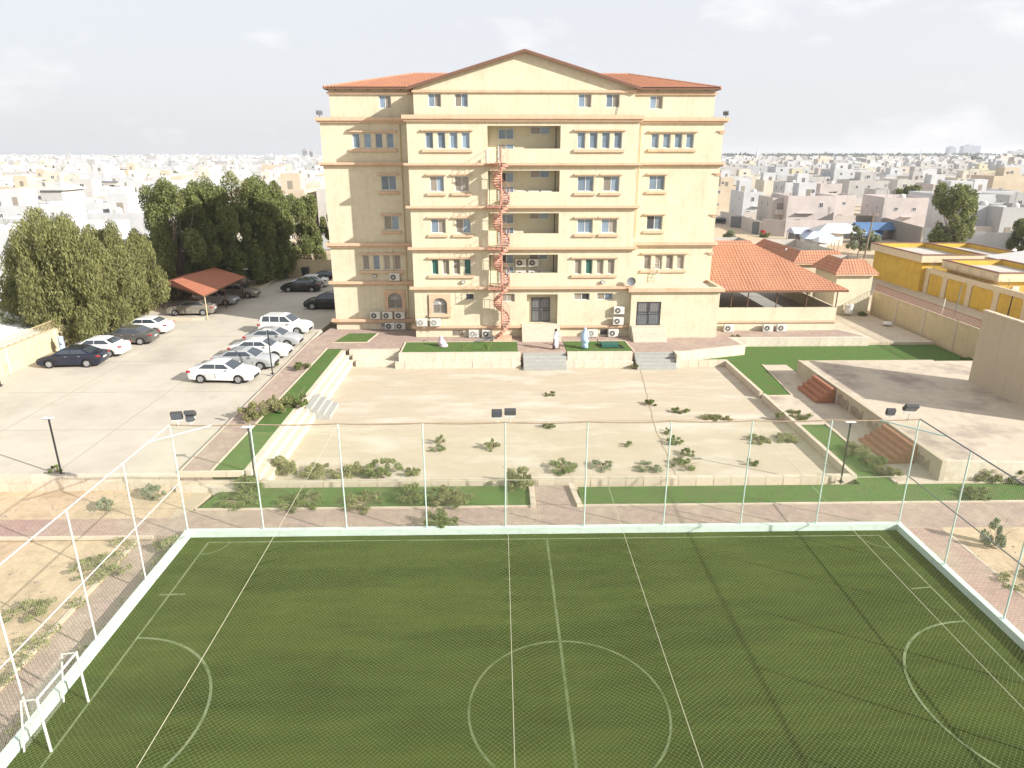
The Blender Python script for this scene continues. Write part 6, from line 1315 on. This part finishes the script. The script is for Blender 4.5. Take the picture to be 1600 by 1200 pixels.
# garage doors
for i, (u, v) in enumerate([(1148, 353), (1182, 363)]):
    p = spot(u, v, 0); e = empty('garage_gate', (p.x, p.y - .5, -.3), ['grey garage gate farther down the sandy street', 'grey garage gate at the street corner near the red barrel'][i], 'gate', rz=R(-48)); sub(e, 'gate_leaf', CG, (0, 0, 0), (2.6, 1, 2.5)); sub(e, 'gate_leaf', CG, (2.7, 0, 0), (2.5, 1, 2.5)); 
p = spot(1188, 366, 0); e = empty('barrel', (p.x, p.y - 1.2, -.3), 'bright red barrel at the corner of the pale pink wall', 'barrel'); MB().lathe([(.5, 0), (.55, .5), (.5, 1.2), (.4, 1.25)], n=14).build('barrel_body', 'tail', e, False); MB().tube([(0, 0, 1.25), (0, 0, 1.3)], .1, 6).build('barrel_cap', 'black', e, False)
p = spot(1122, 347, 0); c_ = car('black car parked on the sandy street beyond the building', p.x, p.y, R(170), 'carblack'); 
bpy.data.objects[[o.name for o in bpy.data.objects if o.get('label') == 'black car parked on the sandy street beyond the building'][0]].location.z = -.3
# tents and tarps
def tent(label, u, v, w, d, h, m, m2, rz=0, hip=True):
    p = spot(u, v, 0); e = empty('tent', (p.x, p.y, -.3), label, 'tent', 'makeshift tents in the sandy lot', R(rz)); hh = h * .62
    MB().add([(-w / 2, -d / 2, hh), (w / 2, -d / 2, hh), (w / 2, d / 2, hh), (-w / 2, d / 2, hh), (-w * .2 if hip else -w / 2, 0, h), (w * .2 if hip else w / 2, 0, h), (0, -d / 2 - .1, hh * .93)], [(0, 6, 1, 5, 4), (1, 2, 5), (2, 3, 4, 5), (3, 0, 4)]).build('canvas', m, e, False)
    for i, (a, b) in enumerate(((-1, -1), (1, -1), (1, 1), (-1, 1))): MB().tube([(a * w / 2 * .95, b * d / 2 * .95, 0), (a * w / 2 * .95, b * d / 2 * .95, hh)], .06, 5).build('pole', 'twig', e, False)
    MB().box(-w / 2 * .9, w * .05, -d * .42, -d * .38, 0, hh * .9).build('side_cloth', m2, e, False); MB().box(-w / 2 * .92, -w / 2 * .88, -d * .37, d * .4, 0, hh * .9).build('side_cloth', m2, e, False)
tent('pale blue flat tent farthest left in the lot', 1262, 374, 7, 5, 2.6, 'tentpale', 'irongrey', -5, False); tent('blue and white peaked tent in front', 1278, 385, 6, 5, 3.0, 'tentpale', 'tentwhite', -12); tent('large white peaked tent in the middle of the lot', 1304, 378, 9, 6, 3.8, 'tentwhite', 'tentwhite', -4)
tent('blue tarpaulin shelter under the grey block wall', 1367, 370, 9, 5, 3.2, 'tentblue', 'tentblue', -3, False); tent('small dark blue tarpaulin beside the larger blue shelter', 1352, 376, 4, 4, 2.4, 'tentblue', 'black', 5); tent('small white awning at the near edge of the lot', 1283, 388, 3.2, 3, 2.4, 'tentwhite', 'tentwhite', 8)
for i, (u, v, w_, h_) in enumerate([(1195, 368, 2.6, 1.2), (1298, 366, 2.2, 2.6), (1243, 372, 1.4, 2.6), (1350, 362, 3.4, 3.4), (1337, 366, 2.5, 2.6)]):
    p = spot(u, v, 0); bush(['bush growing beside the red barrel', 'dark bush at the pink wall behind the white tent', 'thin shrub between the pale tent and the street', 'tall bush at the grey block wall', 'bush between the tents and grey wall'][i], p.x, p.y, -.3, w_, h_, 'leafgreen', 700, 300 + i, .2)
# --- generic city blocks
def blocked(x, y, r_=7):
    if y < 106 and -48 < x < 62: return True
    if 35 < x < 75 and y < 145: return True
    if x > 60 and y < 125: return True
    for ux, uy, ur in used:
        if abs(x - ux) < ur + r_ and abs(y - uy) < ur + r_ + 2: return True
    return False
cells = []
for j in range(0, 400):
    yb = 96 + j * 20 + (j // 2) * 7
    if yb > 3400: break
    step = 17 if yb < 1500 else 26
    if yb > 1500 and j % 3: continue
    for i in range(-220, 220):
        x = i * step + (i // 6) * 8 + rnd.uniform(-2, 2); y = yb + x * .06 + rnd.uniform(-3, 3)
        if abs(x) > .80 * y + 12 or y < 60: continue
        if blocked(x, y): continue
        if rnd.random() < .05: continue
        cells.append((x, y))
palL = ['white'] * 10 + ['offwhite'] * 5 + ['cream'] * 2 + ['tan'] * 2 + ['grey']; palR = ['white'] * 7 + ['offwhite'] * 5 + ['cream'] * 3 + ['beige'] * 2 + ['pink'] * 2 + ['tan', 'grey', 'yellowish', 'cream']
seen = [c for c in cells if not (-.175 < c[0] / c[1] < .235)]; seen.sort(key=lambda c: c[1]); near_ = seen[:268]; ns_ = set(near_)
WDH = [(12, 12, 6.6), (13, 14, 7.2), (14, 12, 7.0), (11, 13, 4.2), (13, 12, 7.4), (14, 14, 9.8), (12, 14, 6.8), (15, 13, 7.1)]
adj = {'white': 'white', 'offwhite': 'off white', 'cream': 'cream', 'tan': 'sand coloured', 'grey': 'grey', 'beige': 'beige', 'pink': 'pinkish beige', 'yellowish': 'pale yellow'}
for i, (x, y) in enumerate(near_):
    r_ = random.Random(i * 13 + 1); col = r_.choice(palL if x < 0 else palR); w_, d_, h_ = r_.choice(WDH); hut = r_.random() < .62; tall = h_ > 9; low_ = h_ < 5
    tank = r_.random() < .4; wide = w_ > 13.5
    dist = 'nearer' if y < 190 else ('middle' if y < 260 else 'farther')
    lab = f"{adj[col]} {'three storey' if tall else ('single storey' if low_ else 'two storey')} {'wide ' if wide else ''}house {'with stair hut' if hut else 'without hut'}{' and tank' if tank else ''}, {dist} rows {'west' if x < 0 else 'east'}"
    house(x, y, w_, d_, h_, R(r_.uniform(-5, 1) + (-4 if x > 0 else 3)), col, lab, i + 50, hut=hut, tank=tank, upper=(5, 5, 2.6, r_.uniform(-3, 3), 2) if (not hut and not low_ and r_.random() < .4) else None)
far = {k: MB() for k in ('white', 'offwhite', 'cream', 'beige', 'tan', 'grey')}; fwin = MB(); fpole = MB()
def fbox(mb, x, y, w, d, z0, z1, a):
    c, s = math.cos(a), math.sin(a); P = [(x + px * c - py * s, y + px * s + py * c) for px, py in ((-w / 2, -d / 2), (w / 2, -d / 2), (w / 2, d / 2), (-w / 2, d / 2))]
    mb.add([(*p, z0) for p in P] + [(*p, z1) for p in P], [(4, 5, 6, 7), (0, 1, 5, 4), (1, 2, 6, 5), (2, 3, 7, 6), (3, 0, 4, 7)])
for (x, y) in cells:
    if (x, y) in ns_: continue
    r_ = rnd; k = 1 if y < 1500 else 1.7; a = R(rnd.uniform(-8, 4)); w_, d_ = rnd.uniform(10, 15) * k, rnd.uniform(10, 14) * k
    h_ = rnd.choice([4, 6.6, 7, 7.2, 7.5, 9.6]) + (rnd.random() < .04) * 4; col = rnd.choice(['white'] * 9 + ['offwhite'] * 5 + ['cream', 'tan', 'grey']) if x < 0 else rnd.choice(['white'] * 4 + ['offwhite'] * 4 + ['cream', 'cream', 'beige', 'beige', 'tan', 'grey'])
    fbox(far[col], x, y, w_, d_, -.4, h_, a)
    for q in range(rnd.choice([1, 1, 2])): fbox(far[rnd.choice([col, 'white', 'offwhite'])], x + rnd.uniform(-.28, .28) * w_, y + rnd.uniform(-.1, .3) * d_, rnd.uniform(3, 6) * k, rnd.uniform(3, 5) * k, h_ - .2, h_ + rnd.uniform(1.2, 3), a)
    if rnd.random() < .5: fbox(far[rnd.choice([col, 'beige', 'grey'])], x + rnd.uniform(-1, 1), y - d_ * .5 - 2.2, w_ * 1.15, .3, -.4, 2.4, a)
    if rnd.random() < .35: fbox(far['grey'], x + rnd.uniform(-.4, .4) * w_, y + rnd.uniform(-.3, .3) * d_, 1.3 * k, 1.3 * k, h_ - .2, h_ + 1.5, a)
    if rnd.random() < .12: fpole.box(x - .12 * k, x + .12 * k, y - d_ * .6, y - d_ * .6 + .2, -.4, rnd.uniform(9, 13))
    if y < 1300:
        c, s = math.cos(a), math.sin(a)
        for q in range(rnd.choice([3, 4, 5, 6])):
            px = rnd.uniform(-.42, .42) * w_; zz = rnd.choice([1.2, h_ * .58]); ww = rnd.uniform(.7, 1.8) * (1.0 if y < 700 else 1.6); hh = rnd.uniform(.8, 1.6); pts = [(px - ww / 2, zz), (px + ww / 2, zz), (px + ww / 2, zz + hh), (px - ww / 2, zz + hh)]
            fwin.add([(x + p * c + (d_ / 2 + .06) * s, y + p * s - (d_ / 2 + .06) * c, q2) for p, q2 in pts], [(0, 1, 2, 3)])
tag(fpole.build('distant_poles', 'irongrey'), 'thin distant street poles and masts among the houses', 'poles', kind='stuff')
for k, mb in far.items():
    if mb.v: tag(mb.build('distant_houses', 'h_' + k), f'mass of tiny {adj[k]} houses spreading to the horizon', 'houses', kind='stuff')
tag(fwin.build('distant_windows', 'cwin'), 'tiny dark windows of the houses towards the horizon', 'windows', kind='stuff')
# --- far greenery
cs, rs, ns2 = [], [], []
def clump(x, y, w, h, n): cs.append((x, y, h * .5)); rs.append((w / 2, w / 2, h * .5)); ns2.append(n)
for i in range(430):
    t = rnd.uniform(.235, .80) if rnd.random() < .8 else rnd.uniform(-.8, -.18); y = rnd.uniform(1500, 2900) if t > 0 else rnd.uniform(900, 2600); h_ = rnd.uniform(8, 17) if t > 0 else rnd.uniform(6, 9); clump(t * y, y, rnd.uniform(25, 80) if t > 0 else 14, h_, 70)
tag(link('distant_treeline', leaf_mesh('distant_treeline', cs, rs, ns2, 6.5, 'fartree', 0, 1.2, seed=77)), 'hazy green treeline along the horizon', 'trees', kind='stuff')
cs, rs, ns2 = [], [], []
for i in range(90): clump(rnd.uniform(560, 800) , rnd.uniform(780, 900), rnd.uniform(14, 26), rnd.uniform(9, 15), 170)
for i in range(26): clump(rnd.uniform(.24, .62) * 640, rnd.uniform(560, 700), rnd.uniform(8, 18), rnd.uniform(6, 9), 90)
tag(link('distant_grove', leaf_mesh('distant_grove', cs, rs, ns2, 2.6, 'fartree', 0, 1.2, seed=78)), 'green grove among the houses near the right edge', 'trees', kind='stuff')
for i in range(34):
    t = rnd.uniform(.24, .75) if i % 2 else rnd.uniform(-.74, -.2); y = rnd.uniform(150, 420); x = t * y
    if blocked(x, y, 3): continue
    tree(f"{'small' if i % 3 else 'bushy'} dark tree between the {'east' if t > 0 else 'west'} side houses", x, y, -.3, rnd.uniform(4, 7), rnd.uniform(4, 7), 'leafgreen', .2, 700, .2, 400 + i, .5, 14, .14, 'city_tree')
for o in [o for o in bpy.data.objects if o.name.startswith('city_tree')]: o['group'] = 'small trees among the houses'
# --- towers on the horizon
def tower(label, u0, u1, v, dist, m, depth=25, name='tower_block', grid=True):
    s = dist; x0 = (u0 - 778.6) / FPX * s * 1.0 * math.cos(0) * .95; x1 = (u1 - 778.6) / FPX * s * .95
    y = s * .95 ; zt = CAM_H - (v - 240) / FPX * s * .95 / math.cos(PITCH) * .95; e = empty(name, ((x0 + x1) / 2, y, -.4), label, 'tower')
    MB().box(x0, x1, y, y + depth, -.4, zt).build('tower_wall', m, e); nfl = max(3, int(zt / 3.5)); g = MB()
    for k in range(nfl): zz = 4 + (zt - 6) * k / nfl; g.box(x0 + 1, x1 - 1, y - .3, y - .01, zz, zz + (zt - 6) / nfl * .45)
    o = g.build('window_bands', 'cwin' if m != 'tower' else 'towergrey', e); tag(o, kind='stuff')
    MB().box(x0 + (x1 - x0) * .3, x0 + (x1 - x0) * .6, y + 3, y + depth - 3, zt, zt + 4).build('roof_plant', 'towergrey', e); return e
tower('slim blue glass tower left of the wide one on the horizon', 1455, 1465, 231, 2900, 'tower'); tower('wide blue glass office block on the horizon', 1476, 1502, 229, 2900, 'tower')
tower('pale hotel slab at the right end of the horizon', 1551, 1598, 236, 2700, 'h_grey', 25); tower('stepped upper part of the pale hotel', 1577, 1592, 229, 2730, 'h_grey', 20)
tower('grey unfinished tower left of the school on the horizon', 491, 499, 234, 1700, 'towergrey', 14); tower('second grey tower beside the unfinished one', 500, 507, 236, 1720, 'towergrey', 12)
for l_, u, v, dist in (('thin white minaret among the houses right of centre', 1412, 240, 800), ('second thin minaret farther left among the houses', 1165, 239, 800)):
    x = (u - 778.6) / FPX * dist * .95; y = dist * .95; zt = CAM_H - (v - 240) / FPX * dist * .9 + 1; e = empty('minaret', (x, y, -.4), l_, 'minaret')
    MB().lathe([(1.5, -.4), (1.3, zt * .6), (1.9, zt * .62), (1.9, zt * .66), (1.1, zt * .67), (1.0, zt * .88), (.05, zt + 3)], x, y, 10).build('shaft', 'h_white', e); MB().tube([(x, y, zt + 3), (x, y, zt + 4.5)], .15, 5).build('finial', 'irongrey', e)
# --- haze
hz = MB().box(-8800, 8800, -280, 8800, -3.0, 62).build('haze', 'sand'); hz.data.materials.clear(); hm_ = bpy.data.materials.new('haze_air'); hm_.use_nodes = True; t_ = hm_.node_tree; t_.nodes.clear()
pvn = t_.nodes.new('ShaderNodeVolumePrincipled'); pvn.inputs['Color'].default_value = (.92, .94, .98, 1); pvn.inputs['Density'].default_value = .00022; pvn.inputs['Anisotropy'].default_value = .2
on = t_.nodes.new('ShaderNodeOutputMaterial'); t_.links.new(pvn.outputs[0], on.inputs['Volume']); hz.data.materials.append(hm_); tag(hz, 'thin dusty haze over the whole city', 'haze', kind='stuff')
